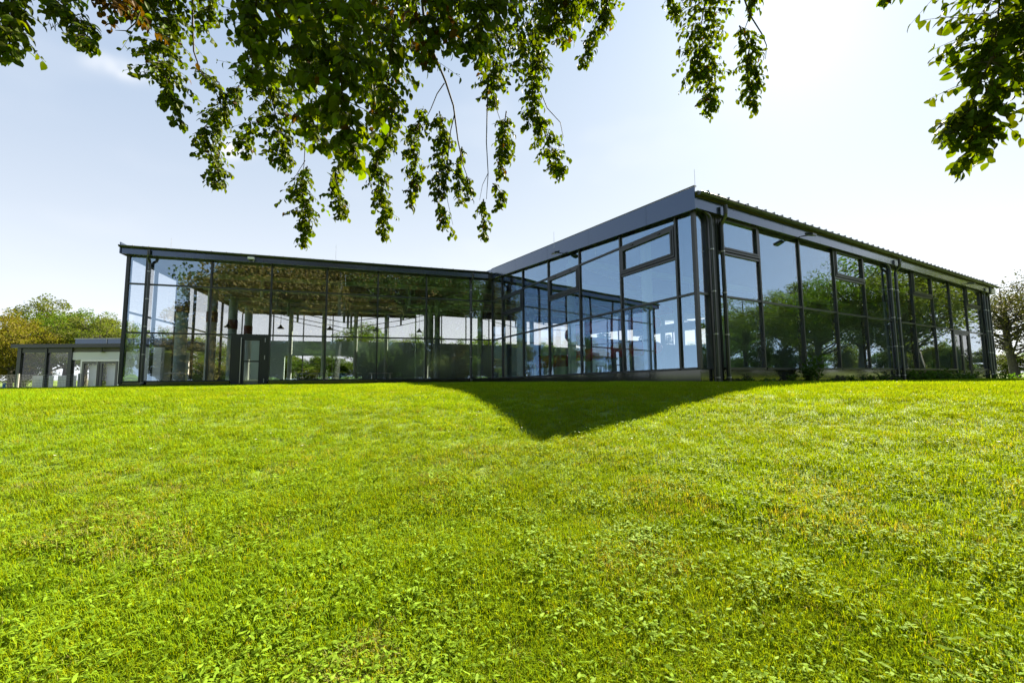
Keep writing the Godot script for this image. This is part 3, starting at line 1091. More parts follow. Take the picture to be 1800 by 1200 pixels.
func build_trees() -> void:
	for k in 3:
		crowns.append(crown_variant(0, 210, 84, 0.0165))
	crowns.append(crown_variant(1, 180, 84, 0.0165))
	crowns.append(crown_variant(2, 230, 80, 0.0155))
	crowns.append(crown_variant(9, 0, 16, 0.03))          # 5 spruce
	crowns.append(crown_variant(2, 190, 60, 0.0135))        # 6 sparse, see-through
	crowns.append(crown_variant(3, 170, 80, 0.022))        # 7 bushy to the ground
	var green := foliage(0.115, 0.165, 0.02)
	var olive := foliage(0.15, 0.16, 0.045)
	var gold := foliage(0.21, 0.17, 0.03)
	var deep := foliage(0.06, 0.09, 0.022)
	var brown := foliage(0.17, 0.115, 0.035)
	var blue := foliage(0.05, 0.085, 0.05, Color(0.4, 0.5, 0.3))
	var rust := foliage(0.055, 0.05, 0.026)
	# left of the hall, beyond the pavilion
	var g := "trees beyond the pavilion"
	tree(2, at_px(18, 660, 44), 8.2, gold, "golden autumn tree at the left edge behind the pavilion", g, 1.1)
	tree(3, at_px(75, 660, 70), 15.4, olive, "tallest olive-grey tree behind the pavilion roof", g, 1.0)
	tree(0, at_px(112, 660, 56), 10.6, green, "green tree right of the tall olive one behind the pavilion", g, 1.15)
	tree(1, at_px(150, 660, 60), 10.2, green, "broad green tree between the pavilion roof and the sky", g, 1.15)
	tree(4, at_px(192, 660, 58), 10.2, green, "bright green tree half hidden by the left wing's corner", g, 1.0)
	tree(7, at_px(-40, 660, 48), 8.0, gold, "yellow bushy tree cut by the left edge of the picture", g, 1.2)
	tree(7, at_px(45, 660, 58), 7.0, deep, "low dark tree between the golden and the olive tree", g, 1.5)
	tree(0, at_px(88, 660, 50), 8.6, green, "green tree in front of the tall olive tree's right side", g, 1.3)
	tree(2, at_px(168, 660, 50), 8.9, olive, "olive tree filling the line above the pavilion's upper roof", g, 1.3)
	tree(7, at_px(225, 660, 60), 9.0, green, "leafy tree seen through the left wing's outer corner", g, 1.2)
	# right of the hall
	tree(6, at_px(1786, 660, 33), 8.0, rust, "loose brownish tree against the sky beyond the right wing", "", 1.5)
	tree(6, at_px(1850, 660, 35), 9.4, rust, "brownish tree cut by the right edge of the picture", "", 1.1)
	tree(7, at_px(1775, 660, 46), 3.2, olive, "low olive shrubby tree under the brownish tree on the right", "", 1.6)
	tree(7, at_px(1830, 660, 44), 3.4, green, "low green shrubby tree at the right edge behind the brownish trees", "", 1.6)
	# behind the hall, seen through its glass
	g = "trees behind the hall seen through its glass"
	var bk := [[300, 60, 8.0, 0, 0, "behind the collared columns"], [372, 64, 7.4, 4, 0, "behind the left wing just left of its door"], [440, 70, 7.6, 1, 0, "above the left wing's door"], [500, 74, 6.4, 7, 1, "in the bay right of the left wing's door"],
		[560, 70, 5.2, 7, 0, "low over the back wall left of the truss middle"], [640, 66, 9.4, 2, 0, "tallest over the left wing's back wall"], [700, 74, 7.4, 0, 1, "just right of the tallest over the back wall"], [745, 70, 8.4, 4, 0, "in the bay left of the last rain pipe"],
		[800, 72, 7.8, 7, 0, "left beside the rain pipe at the inner corner"], [850, 76, 8.2, 1, 0, "right in the inner corner of the two wings"], [905, 74, 7.2, 7, 1, "in the end face's second bay from the inner corner"], [960, 78, 6.8, 0, 0, "in the end face's third bay from the inner corner"],
		[1230, 90, 8.0, 4, 1, "behind the corner post of the right wing"], [1300, 92, 9.0, 0, 0, "behind the long face's first bay"]]
	for k in bk.size():
		var t: Array = bk[k]
		tree(t[3], at_px(t[0], 660, t[1]), t[2], [green, olive][t[4]], "%s tree seen through the glass, %s" % [["green", "olive"][t[4]], t[5]], g, 1.3)
	var hd := thing("hedge_row", "long green hedge closing the grounds behind the hall", "hedge", Vector3.ZERO)
	for k in 30:
		var hp := at_px(190.0 + 28.0 * k, 660, 54.0 + 3.0 * sin(k * 1.7))
		var hm := put(hd, "bush", crowns[7][0], [green, olive, deep][k % 3], Vector3(hp.x, ground(hp.x, hp.z) - 0.5, hp.z))
		hm.basis = Basis(Vector3.UP, k * 1.9) * Basis.from_scale(Vector3(6.0, 3.4 + 0.8 * sin(k * 2.3), 6.0))
	tree(5, at_px(1063, 660, 62), 9.4, blue, "blue-green spruce seen through the end face's middle bay", "spruces behind the hall")
	tree(5, at_px(1138, 660, 62), 9.8, blue, "taller spruce seen through the end face's bay nearest the corner", "spruces behind the hall")
	tree(5, at_px(1178, 660, 70), 7.8, blue, "small spruce behind the hall right of the taller spruce", "spruces behind the hall")
	# behind the viewer, mirrored in the left wing
	g = "tall trees mirrored in the left wing's glass"
	var lf := [[-31.0, 13.0, 12.5, 5, 2], [-28.5, 17.0, 15.0, 4, 0], [-25.0, 12.5, 15.5, 2, 1], [-21.5, 18.0, 17.0, 0, 0], [-18.0, 13.5, 16.0, 1, 1], [-14.5, 20.0, 18.5, 4, 1], [-9.0, 16.5, 17.5, 6, 0], [-5.5, 21.0, 18.5, 2, 1], [-3.2, 16.0, 16.0, 3, 0], [-37.0, 19.0, 10.0, 7, 0], [-44.0, 10.0, 9.0, 7, 0]]
	for t: Array in lf:
		tree(t[3], Vector3(t[0], 0, t[1]), t[2], [deep, brown, blue][t[4]], "tall %s tree behind the viewer, mirrored in the left wing, %s" % [["dark green", "brown", "blue-green spruce"][t[4]], place(lf.find(t), lf.size())], g, 1.15)
	g = "bushes mirrored low in the left wing's glass"
	for k in 12:
		var bx := -36.0 + 3.4 * k
		tree(7, Vector3(bx, 0, 15.0 + 3.0 * sin(k * 2.1) + (4.0 if absf(bx + 13.0) < 5.0 else 0.0)), 5.2 + 1.2 * sin(k * 1.3), [olive, brown, green][k % 3], "%s bush mirrored low in the left wing's glass, %s" % [["olive", "brown", "green"][k % 3], place(k, 12)], g, 1.7)
	var side := [[-33.0, 2.0, 6.6, 2], [-29.0, 8.0, 7.0, 0], [-38.0, -5.0, 6.2, 1], [-41.0, 3.0, 8.0, 2], [-45.0, -10.0, 7.0, 0]]
	for t: Array in side:
		tree(7, Vector3(t[0], 0, t[1]), t[2], [brown, olive, green][t[3]], "bushy %s tree left of the lawn, mirrored in the pavilion and outer bays, %s" % [["brown", "olive", "green"][t[3]], place(side.find(t), 5)], g, 1.5)
	for k in 9:
		tree(7, Vector3(-37.0 + 4.6 * k, 0, 23.0 + 2.0 * sin(k * 1.1)), 6.6, [brown, olive, green][k % 3], "%s bush mirrored behind the nearer bushes, %s" % [["brown", "olive", "green"][k % 3], place(k, 9)], g, 2.0)
	# mirrored in the long face of the right wing
	g = "trees mirrored in the right wing's long face"
	var rf := [[57.0, 36.0, 10.0, 4, 0], [50.0, 29.0, 11.5, 6, 1], [55.0, 24.0, 12.5, 2, 1], [46.0, 21.5, 11.0, 6, 1], [42.5, 16.0, 11.5, 4, 1], [39.0, 11.0, 12.0, 6, 0], [44.0, 8.0, 12.0, 6, 1], [37.0, 7.0, 10.0, 2, 1], [66.0, 44.0, 11.0, 4, 0],
		[52.0, 34.0, 4.0, 7, 2], [47.0, 25.0, 4.5, 7, 0], [41.0, 19.0, 3.6, 7, 2], [62.0, 42.0, 6.0, 7, 0], [40.0, 5.0, 3.4, 7, 0], [47.0, 7.5, 4.0, 7, 1], [60.0, 14.0, 6.0, 7, 1], [58.0, 20.0, 5.0, 7, 1]]
	for t: Array in rf:
		tree(t[3], Vector3(t[0], 0, t[1]), t[2], [green, olive, deep][t[4]], "%s tree mirrored in the long face, %s in the row right of the lawn" % [["green", "olive", "dark low"][t[4]], place(rf.find(t), rf.size())], g, 1.25)

func far_hedges() -> void:
	# low growth that closes the grounds to the right, seen in the long face and its plinth
	var o := thing("hedge_row", "low hedge beyond the right lawn, mirrored along the foot of the long face", "hedge", Vector3(64, 0, 30))
	var m := [foliage(0.115, 0.165, 0.02), foliage(0.15, 0.16, 0.045)]
	for k in 16:
		var p := Vector3(62.0 + 9.0 * sin(k * 0.4), 0, 3.0 + 4.2 * k)
		var b := put(o, "bush", crowns[7][0], m[k % 2], Vector3(p.x, ground(p.x, p.z) - 0.6, p.z) - o.position)
		b.basis = Basis(Vector3.UP, k * 1.9) * Basis.from_scale(Vector3(8.5, 4.0 + 1.0 * sin(k * 2.3), 8.5))

# ---------------------------------------------------------------- fence and post
func build_fence() -> void:
	var a := at_px(-60, 660, 24.0)
	var z := at_px(148, 660, 23.0)
	a.y = -0.85
	z.y = -0.8
	var f := facade(Vector3(a.x, 0, a.z), Vector3(z.x - a.x, 0, z.z - a.z), Vector3(-cam_w.x, 0, -cam_w.z))
	var length := Vector2(z.x - a.x, z.z - a.z).length()
	var h := thing("wire_fence", "thin grey wire mesh fence with pale posts in front of the pavilion", "fence", Vector3(a.x, -0.85, a.z))
	for s: float in [0.6, 3.62, length - 0.35]:
		var b := MB.new()
		b.tube([fp(f, s, -1.0, 0), fp(f, s, 0.17, 0)], [0.05, 0.05], 8)
		part(h, "post", b, paint(0.5, 0.49, 0.46, 0.6), h.position)
	var w := MB.new()
	for k in 7:
		var y := -0.8 + 0.15 * k
		w.tube([fp(f, 0, y, 0.04), fp(f, length, y, 0.04)], [0.006, 0.006], 4)
	var s := 0.05
	while s < length:
		w.tube([fp(f, s, -0.85, 0.048), fp(f, s, 0.12, 0.048)], [0.004, 0.004], 4)
		s += 0.1
	var m := part(h, "wire_mesh", w, paint(0.2, 0.21, 0.21, 0.5), h.position)
	m.set_meta("kind", "stuff")
	var p := at_px(8, 660, 20.0)
	var g := ground(p.x, p.z)
	var o := thing("bollard", "short blue post with white cap at the left edge of the lawn", "bollard", Vector3(p.x, g, p.z))
	var b := MB.new()
	b.tube([Vector3(0, 0, 0), Vector3(0, 0.42, 0)], [0.055, 0.055], 12)
	put(o, "shaft", b.mesh(), paint(0.08, 0.22, 0.5, 0.4))
	b = MB.new()
	b.tube([Vector3(0, 0.42, 0), Vector3(0, 0.5, 0)], [0.058, 0.05], 12)
	put(o, "cap", b.mesh(), M.white)

# ---------------------------------------------------------------- inside the hall
func build_inside() -> void:
	var h: Node3D = get_node("pool_hall")
	# columns: a row along the left gable, some in the middle, a row in the right wing
	var cols := []
	for v: float in [2.4, 6.4, 10.2, 13.8]:
		cols.append([fp(fL, 16.3, 0, -v), 0.27, 5.6])
	for v: float in [6.4, 10.2, 13.8]:
		cols.append([fp(fL, 2.4, 0, -v), 0.2, 5.6])
	for k: float in [13.6, 11.0, 8.4, 5.8]:
		cols.append([fp(fL, k, 0, -15.6), 0.17, 5.6])
	for q: Array in [[1.4, -3.2], [1.4, -8.0], [1.4, -13.0], [9.0, -8.0], [9.0, -16.0], [9.0, -24.0], [17.0, -8.0], [17.0, -16.0], [2.0, -20.0]]:
		cols.append([Vector3(q[0], 0, q[1]), 0.2, r_under(q[1])])
	for c: Array in cols:
		var p: Vector3 = c[0]
		var b := MB.new()
		b.tube([p + Vector3(0, -0.31, 0), p + Vector3(0, c[2] + 0.02, 0)], [c[1], c[1]], 16, false)
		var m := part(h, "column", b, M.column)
		var d := MB.new()
		d.tube([p + Vector3(0, 3.3, 0), p + Vector3(0, 3.95, 0)], [c[1] + 0.03, c[1] + 0.03], 16)
		if p.x < -12.0 and p.distance_to(inner) < 25 and c[1] > 0.25:
			sub(m, "collar", d, M.collar)
	# underslung roof trusses in the left wing
	for v: float in [3.0, 6.6, 10.2, 13.8]:
		var b := MB.new()
		prism(b, fL, [[0.6, 5.36], [16.9, 5.36], [16.9, 5.61], [0.6, 5.61]], -v - 0.09, -v + 0.09)
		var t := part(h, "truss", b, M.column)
		for k: Array in [[8.7, 3.55], [4.6, 4.35], [12.8, 4.35]]:
			var q := MB.new()
			q.tube([fp(fL, k[0], k[1], -v), fp(fL, k[0], 5.4, -v)], [0.075, 0.1], 8)
			sub(t, "strut", q, M.column)
		var path := [[16.8, 5.4], [12.8, 4.35], [8.7, 3.55], [4.6, 4.35], [0.7, 5.4]]
		for k in 4:
			var q := MB.new()
			q.tube([fp(fL, path[k][0], path[k][1], -v), fp(fL, path[k + 1][0], path[k + 1][1], -v)], [0.03, 0.03], 6)
			sub(t, "tie_rod", q, M.steel)
	for z: float in [-7.0, -12.0, -17.0, -22.0, -27.0]:
		var b := MB.new()
		var y := r_under(z)
		b.box(Vector3(0.6, y - 0.3, z - 0.1), Vector3(LR - 0.5, y - 0.003, z + 0.1))
		var t := part(h, "truss", b, M.column)
		for k: Array in [[[0.7, -0.2], [9.0, -1.7]], [[9.0, -1.7], [17.5, -1.7]], [[17.5, -1.7], [27.0, -0.2]]]:
			var q := MB.new()
			q.tube([Vector3(k[0][0], y + k[0][1], z), Vector3(k[1][0], y + k[1][1], z)], [0.03, 0.03], 6)
			sub(t, "tie_rod", q, M.steel)
		for x: float in [9.0, 17.5]:
			var q := MB.new()
			q.tube([Vector3(x, y - 1.7, z), Vector3(x, y - 0.3, z)], [0.06, 0.08], 8)
			sub(t, "strut", q, M.column)
	# partition walls inside the right wing
	for q: Array in [[Vector3(12.5, -0.3, -18.0), Vector3(27.0, 2.6, -17.8)], [Vector3(20.0, -0.3, -9.0), Vector3(20.2, 2.6, -3.0)], [Vector3(5.0, -0.3, -22.2), Vector3(9.0, 2.5, -22.0)]]:
		var b := MB.new()
		b.box(q[0], q[1])
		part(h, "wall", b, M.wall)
	# red water slide
	var o := thing("water_slide", "red tube slide winding inside the right wing behind the end face", "slide", Vector3(9.6, -0.3, -14.0))
	var pts := []
	var rad := []
	for i in 73:
		var a := TAU * i / 48.0 + 0.6
		var y := 3.3 - 2.6 * i / 72.0
		pts.append(Vector3(cos(a) * 3.2, y + 0.5, sin(a) * 2.6))
		rad.append(0.42)
	pts.append(pts[72] + Vector3(-3.0, -0.15, 0.4))
	rad.append(0.42)
	var b: MB
	b = MB.new()
	b.tube(pts, rad, 12, false)
	put(o, "tube", b.mesh(), M.red)
	for i: int in [6, 22, 40]:
		var p: Vector3 = pts[i]
		b = MB.new()
		b.tube([Vector3(p.x, 0, p.z), p - Vector3(0, 0.4, 0)], [0.09, 0.09], 8)
		put(o, "support", b.mesh(), M.column)
	b = MB.new()
	var st: Vector3 = pts[0]
	b.box(st + Vector3(-0.9, -0.55, -0.9), st + Vector3(0.9, -0.45, 0.9))
	put(o, "platform", b.mesh(), M.column)
	b = MB.new()
	b.hexa([st + Vector3(-1.1, 0.7, -1.1), st + Vector3(1.1, 0.7, -1.1), st + Vector3(1.1, 0.7, 1.1), st + Vector3(-1.1, 0.7, 1.1),
		st + Vector3(-0.25, 1.35, -0.25), st + Vector3(0.25, 1.35, -0.25), st + Vector3(0.25, 1.35, 0.25), st + Vector3(-0.25, 1.35, 0.25)])
	put(o, "canopy", b.mesh(), M.red)
	var spots := [[15.0, 5.0], [12.2, 5.0], [9.4, 5.0], [6.6, 5.0], [3.8, 5.0]]
	for k in spots.size():
		var lp := fp(fL, spots[k][0], 5.6, -spots[k][1])
		var la := thing("pendant_lamp", "dark cone lamp hanging inside the left wing, %s from the left" % place(k, 5), "lamp", lp, "pendant lamps in the left wing")
		b = MB.new()
		b.tube([Vector3.ZERO, Vector3(0, -2.5, 0)], [0.012, 0.012], 5)
		put(la, "cable", b.mesh(), M.frame)
		b = MB.new()
		b.tube([Vector3(0, -2.5, 0), Vector3(0, -2.58, 0), Vector3(0, -2.74, 0)], [0.04, 0.07, 0.22], 14)
		put(la, "shade", b.mesh(), M.soffit)
	for k in 3:
		var bp := fp(fL, [6.2, 8.9, 11.0][k], -0.31, -[8.5, 9.0, 8.2][k])
		var be := thing("bench", "low bench on the hall floor, %s from the left seen in the left wing" % ["third", "second", "first"][k], "bench", bp, "benches in the left wing")
		b = MB.new()
		b.box(Vector3(-0.8, 0.4, -0.2), Vector3(0.8, 0.46, 0.2))
		put(be, "seat", b.mesh(), M.white)
		for x: float in [-0.65, 0.65]:
			b = MB.new()
			b.box(Vector3(x - 0.03, 0, -0.17), Vector3(x + 0.03, 0.398, 0.17))
			put(be, "leg", b.mesh(), M.steel)
	# handrail by the glass at the left, a plant farther in
	var rp := fp(fL, 15.9, -0.3, -0.6)
	var hr := thing("handrail", "white tubular handrail standing inside the left wing by the glass", "handrail", rp)
	b = MB.new()
	var e := lu * -1.0
	b.tube([e * -0.35 + Vector3(0, 0.12, 0), e * -0.42 + Vector3(0, 0.25, 0), e * -0.3 + Vector3(0, 0.38, 0), e * 0.62 + Vector3(0, 0.38, 0), e * 0.68 + Vector3(0, 0.3, 0), e * 0.68], [0.025, 0.025, 0.025, 0.025, 0.025, 0.025], 8)
	b.tube([e * 0.05, e * 0.05 + Vector3(0, 0.37, 0)], [0.022, 0.022], 8)
	put(hr, "tube", b.mesh(), M.white)
	var pp := fp(fL, 8.6, -0.31, -5.0)
	var pl := thing("potted_plant", "small leafy plant in a teal pot inside the left wing", "plant", pp)
	b = MB.new()
	b.tube([Vector3.ZERO, Vector3(0, 0.4, 0)], [0.16, 0.24], 12)
	put(pl, "pot", b.mesh(), paint(0.06, 0.25, 0.25, 0.4))
	b = MB.new()
	for k in 160:
		var d := rand_dir()
		d.y = absf(d.y)
		leaf_quad(b, Vector3(0, 0.55, 0) + d * rng.randf_range(0.05, 0.3), d, d.cross(rand_dir()).normalized(), 0.14)
	put(pl, "leaves", b.mesh(), foliage(0.14, 0.24, 0.03))

# ---------------------------------------------------------------- lamps on the hall
func floodlight(f: Dictionary, s: float, y: float, off: float, label: String) -> void:
	var p := fp(f, s, y, off)
	var o := thing("floodlight", label, "lamp", p, "floodlights on the roof edges")
	var b := MB.new()
	var n: Vector3 = f.n
	var d: Vector3 = f.d
	b.hexa([n * 0.02 + d * -0.02, n * 0.02 + d * 0.02, n * 0.24 + d * 0.02 + Vector3(0, -0.03, 0), n * 0.24 + d * -0.02 + Vector3(0, -0.03, 0),
		n * 0.02 + d * -0.02 + Vector3(0, 0.03, 0), n * 0.02 + d * 0.02 + Vector3(0, 0.03, 0), n * 0.24 + d * 0.02, n * 0.24 + d * -0.02])
	put(o, "arm", b.mesh(), M.frame)
	b = MB.new()
	var q := []
	for k: Array in [[0.2, 0.1], [0.46, 0.02]]:
		for w: Array in [[-0.14, 0.0], [0.14, 0.0], [0.14, 0.07], [-0.14, 0.07]]:
			q.append(n * k[0] + d * w[0] + Vector3(0, w[1] + k[1] - 0.1, 0))
	b.hexa(q)
	put(o, "housing", b.mesh(), M.pipe)
	b = MB.new()
	q = []
	for k: Array in [[0.23, 0.082], [0.43, 0.02]]:
		for w: Array in [[-0.12, -0.006], [0.12, -0.006], [0.12, 0.02], [-0.12, 0.02]]:
			q.append(n * k[0] + d * w[0] + Vector3(0, w[1] + k[1] - 0.1, 0))
	b.hexa(q)
	put(o, "lens", b.mesh(), M.steel)

func build_fixtures() -> void:
	floodlight(fM, 6.5, 5.18, 0.2, "dark floodlight on the sloping roof edge of the end face")
	floodlight(fR, 5.66, 4.8, 0.21, "dark floodlight under the gutter at the near end of the long face")
	floodlight(fR, 22.8, 4.8, 0.21, "dark floodlight under the gutter at the far end of the long face")
	var p := fp(fL, 12.5, 5.7, 0.31)
	var o := thing("wall_lamp", "small white lamp box on the left wing's roof edge", "lamp", p)
	var b := MB.new()
	prism(b, {"o": Vector3.ZERO, "d": lu, "n": ln}, [[-0.14, 0.0], [0.14, 0.0], [0.14, 0.1], [-0.14, 0.1]], 0.03, 0.2)
	put(o, "housing", b.mesh(), M.white)
	b = MB.new()
	prism(b, {"o": Vector3.ZERO, "d": lu, "n": ln}, [[-0.1, -0.1], [-0.06, -0.1], [-0.06, 0.05], [-0.1, 0.05]], 0.0, 0.06)
	put(o, "bracket", b.mesh(), M.zinc)

# ---------------------------------------------------------------- weeds and shrubs along the plinth
func shrub(x: float, z: float, h: float, w: float, n: int, leaf: float, mat: Material, label: String, group := "") -> void:
	var o := thing("shrub", label, "shrub", Vector3(x, ground(x, z) - 0.02, z), group)
	var t := MB.new()
	var b := MB.new()
	for k in 7:
		var a := rng.randf() * TAU
		var tip := Vector3(cos(a) * w * rng.randf_range(0.2, 1.0), h * rng.randf_range(0.6, 1.0), sin(a) * w * rng.randf_range(0.2, 1.0))
		var mid := tip * 0.5 + Vector3(0, h * 0.08, 0)
		t.tube([Vector3.ZERO, mid, tip], [0.008, 0.005, 0.002], 5)
		for q in n / 7:
			var u := rng.randf_range(0.2, 1.05)
			var p := (mid * (u * 2.0) if u < 0.5 else mid.lerp(tip, u * 2.0 - 1.0)) + rand_dir() * w * 0.16
			b.col = Color(1, 1, 1) * rng.randf_range(0.75, 1.25)
			var d := (rand_dir() + Vector3(0, 0.2, 0)).normalized()
			leaf_quad(b, p, d, d.cross(rand_dir()).normalized(), leaf * rng.randf_range(0.7, 1.3))
	put(o, "stems", t.mesh(), M.twig)
	put(o, "leaves", b.mesh(), mat)

func build_shrubs() -> void:
	var m := foliage(0.085, 0.15, 0.025)
	var d := foliage(0.07, 0.12, 0.025)
	shrub(5.15, 0.42, 0.7, 0.38, 260, 0.11, d, "dark bushy seedling against the plinth in the third bay")
	shrub(5.75, 0.38, 1.15, 0.4, 110, 0.12, m, "taller bright green seedling right of the dark one at the plinth")
	shrub(14.6, 0.5, 0.36, 0.8, 330, 0.11, m, "low green bush by the second pair of rain pipes")
	shrub(16.4, 0.6, 0.4, 0.9, 330, 0.12, d, "dark low bush right of the second pair of rain pipes")
	shrub(18.4, 0.6, 0.26, 0.9, 300, 0.11, m, "low green bush before the plinth left of the double door")
	shrub(20.4, 0.5, 0.26, 0.8, 260, 0.11, d, "dark low bush next to the double door")
	shrub(26.8, 0.7, 0.3, 0.9, 300, 0.11, m, "low green bush at the far end of the long face")
	var k := 0
	for x: float in [1.8, 2.6, 3.4, 4.4, 6.7, 7.5, 8.4, 9.3, 10.2, 11.1, 12.1, 13.0]:
		shrub(x, 0.3 + 0.2 * (k % 3), rng.randf_range(0.12, 0.3), 0.22, 90, 0.07, m if k % 2 else d, "%s small weed along the long face's plinth, %s from the near corner" % [["green", "dark"][0 if k % 2 else 1], place(k, 99)], "weeds along the plinth")
		k += 1

# ---------------------------------------------------------------- beech hanging into the picture
# each row: depth in metres, density, then x, y, half width (picture units of 1800) down the hanging branch
const STRANDS := [
	[3.0, 1.25, 25, -140, 46, 20, 0, 42, 20, 50, 34, 12, 92, 12],
	[3.4, 1.1, 80, -150, 40, 95, -10, 40, 130, 30, 32, 160, 74, 10],
	[3.6, 1.0, 215, -150, 40, 210, -20, 40, 205, 25, 26],
	[4.2, 1.15, 310, -160, 60, 305, -10, 72, 290, 60, 56, 285, 120, 42, 300, 165, 26, 310, 214, 9],
	[4.4, 0.9, 372, -140, 20, 368, 0, 22, 362, 58, 14],
	[4.6, 0.9, 345, 120, 8, 385, 145, 12, 392, 166, 8],
	[4.6, 1.2, 420, 150, 8, 395, 190, 24, 360, 222, 25, 368, 262, 25, 385, 300, 20, 382, 324, 6],
	[4.4, 1.3, 470, 90, 40, 470, 145, 58, 485, 205, 54, 498, 250, 34, 494, 285, 9],
	[4.5, 1.0, 440, 215, 10, 428, 245, 18, 432, 268, 6],
	[2.3, 1.15, 470, -170, 60, 455, -40, 60, 448, 20, 52, 440, 85, 36, 446, 128, 14],
	[2.4, 1.35, 600, -180, 90, 590, -40, 92, 590, 60, 84, 600, 150, 66, 610, 225, 46, 630, 285, 16],
	[2.7, 1.15, 540, -160, 60, 530, -20, 62, 540, 70, 54, 555, 160, 40, 560, 245, 18],
	[3.6, 1.2, 690, -160, 60, 690, -10, 66, 690, 70, 52, 680, 150, 40, 690, 205, 26, 680, 245, 10],
	[4.8, 1.1, 640, -40, 70, 650, 60, 64, 665, 150, 44, 668, 220, 26],
	[4.9, 1.1, 540, 292, 10, 528, 325, 32, 535, 360, 26, 540, 398, 16, 532, 427, 7],
	[4.9, 1.05, 608, 270, 12, 590, 300, 16, 592, 335, 18, 604, 378, 9],
	[4.7, 1.15, 672, 235, 22, 662, 290, 22, 666, 330, 20, 676, 372, 15, 674, 414, 6],
	[4.8, 1.1, 748, 192, 16, 732, 225, 17, 724, 262, 16, 730, 310, 17, 722, 362, 7],
	[4.8, 1.15, 772, 195, 20, 782, 240, 20, 776, 290, 22, 770, 344, 10],
	[4.8, 0.95, 764, 345, 8, 778, 372, 12, 796, 410, 9],
	[5.0, 1.0, 812, 258, 9, 806, 300, 13, 808, 358, 6],
	[5.0, 1.0, 820, 310, 6, 828, 345, 10],
	[3.2, 1.25, 770, -160, 60, 770, -20, 64, 770, 30, 50, 752, 72, 30, 745, 108, 10],
	[3.0, 1.25, 870, -160, 70, 860, -20, 76, 850, 30, 66, 812, 75, 20],
	[4.9, 1.2, 860, 20, 56, 866, 80, 44, 868, 130, 36, 862, 178, 12],
	[5.0, 1.15, 890, 195, 12, 886, 225, 25, 882, 268, 21, 882, 308, 7],
	[5.1, 1.0, 850, 350, 8, 846, 378, 17, 852, 411, 8],
	[5.1, 0.9, 866, 322, 6, 880, 338, 13, 874, 358, 6],
	[4.6, 1.15, 955, -150, 44, 955, -10, 46, 948, 60, 34, 940, 130, 24, 936, 170, 22, 930, 214, 14],
	[4.8, 1.1, 945, 200, 16, 958, 235, 26, 968, 270, 24, 985, 306, 8],
	[3.8, 1.2, 960, -160, 60, 980, -30, 50, 990, 30, 34, 985, 68, 10],
	[4.2, 0.5, 440, -150, 60, 440, -20, 62, 445, 50, 52, 455, 110, 34],
	[4.0, 0.5, 545, -150, 60, 540, -20, 66, 540, 60, 60, 545, 140, 44],
	[3.9, 0.5, 640, -150, 60, 640, -20, 66, 640, 60, 60, 640, 140, 44],
	[4.1, 0.5, 730, -150, 60, 730, -20, 66, 735, 40, 60, 740, 95, 40],
	[4.0, 0.5, 810, -150, 60, 810, -20, 62, 805, 30, 50, 800, 62, 30],
	[4.0, 0.5, 905, -150, 60, 905, -20, 66, 910, 50, 60, 915, 110, 34],
	[4.2, 1.2, 250, -150, 50, 255, -20, 52, 262, 20, 34],
	[4.0, 1.1, 1000, -150, 50, 1005, -30, 44, 1010, 5, 30],
	[5.0, 1.0, 1075, -140, 26, 1072, -10, 30, 1060, 30, 24, 1040, 62, 12, 1026, 105, 8],
	[5.0, 1.0, 1035, -120, 22, 1030, -20, 22, 1035, 22, 12],
	[5.2, 1.0, 1180, -130, 18, 1182, -10, 18, 1184, 28, 7],
	[4.7, 1.2, 1240, -150, 50, 1242, -10, 54, 1232, 50, 46, 1228, 100, 38, 1240, 140, 28, 1250, 196, 9],
	[4.9, 1.0, 1318, -140, 16, 1322, -10, 16, 1322, 18, 8],
	[4.8, 1.15, 1300, 45, 14, 1318, 80, 26, 1312, 120, 27, 1320, 150, 18, 1326, 187, 7],
	[2.8, 1.25, 1770, -160, 90, 1762, -30, 88, 1752, 50, 86, 1742, 110, 74],
	[2.8, 1.2, 1745, 100, 74, 1716, 160, 58, 1690, 215, 36, 1670, 240, 12],
	[2.9, 1.15, 1760, 150, 50, 1740, 210, 28, 1705, 262, 18, 1672, 295, 8],
	[2.9, 1.1, 1830, -60, 60, 1815, 60, 44, 1798, 130, 20],
	[3.6, 0.8, 1555, -120, 20, 1556, -30, 16, 1556, 2, 6],
]
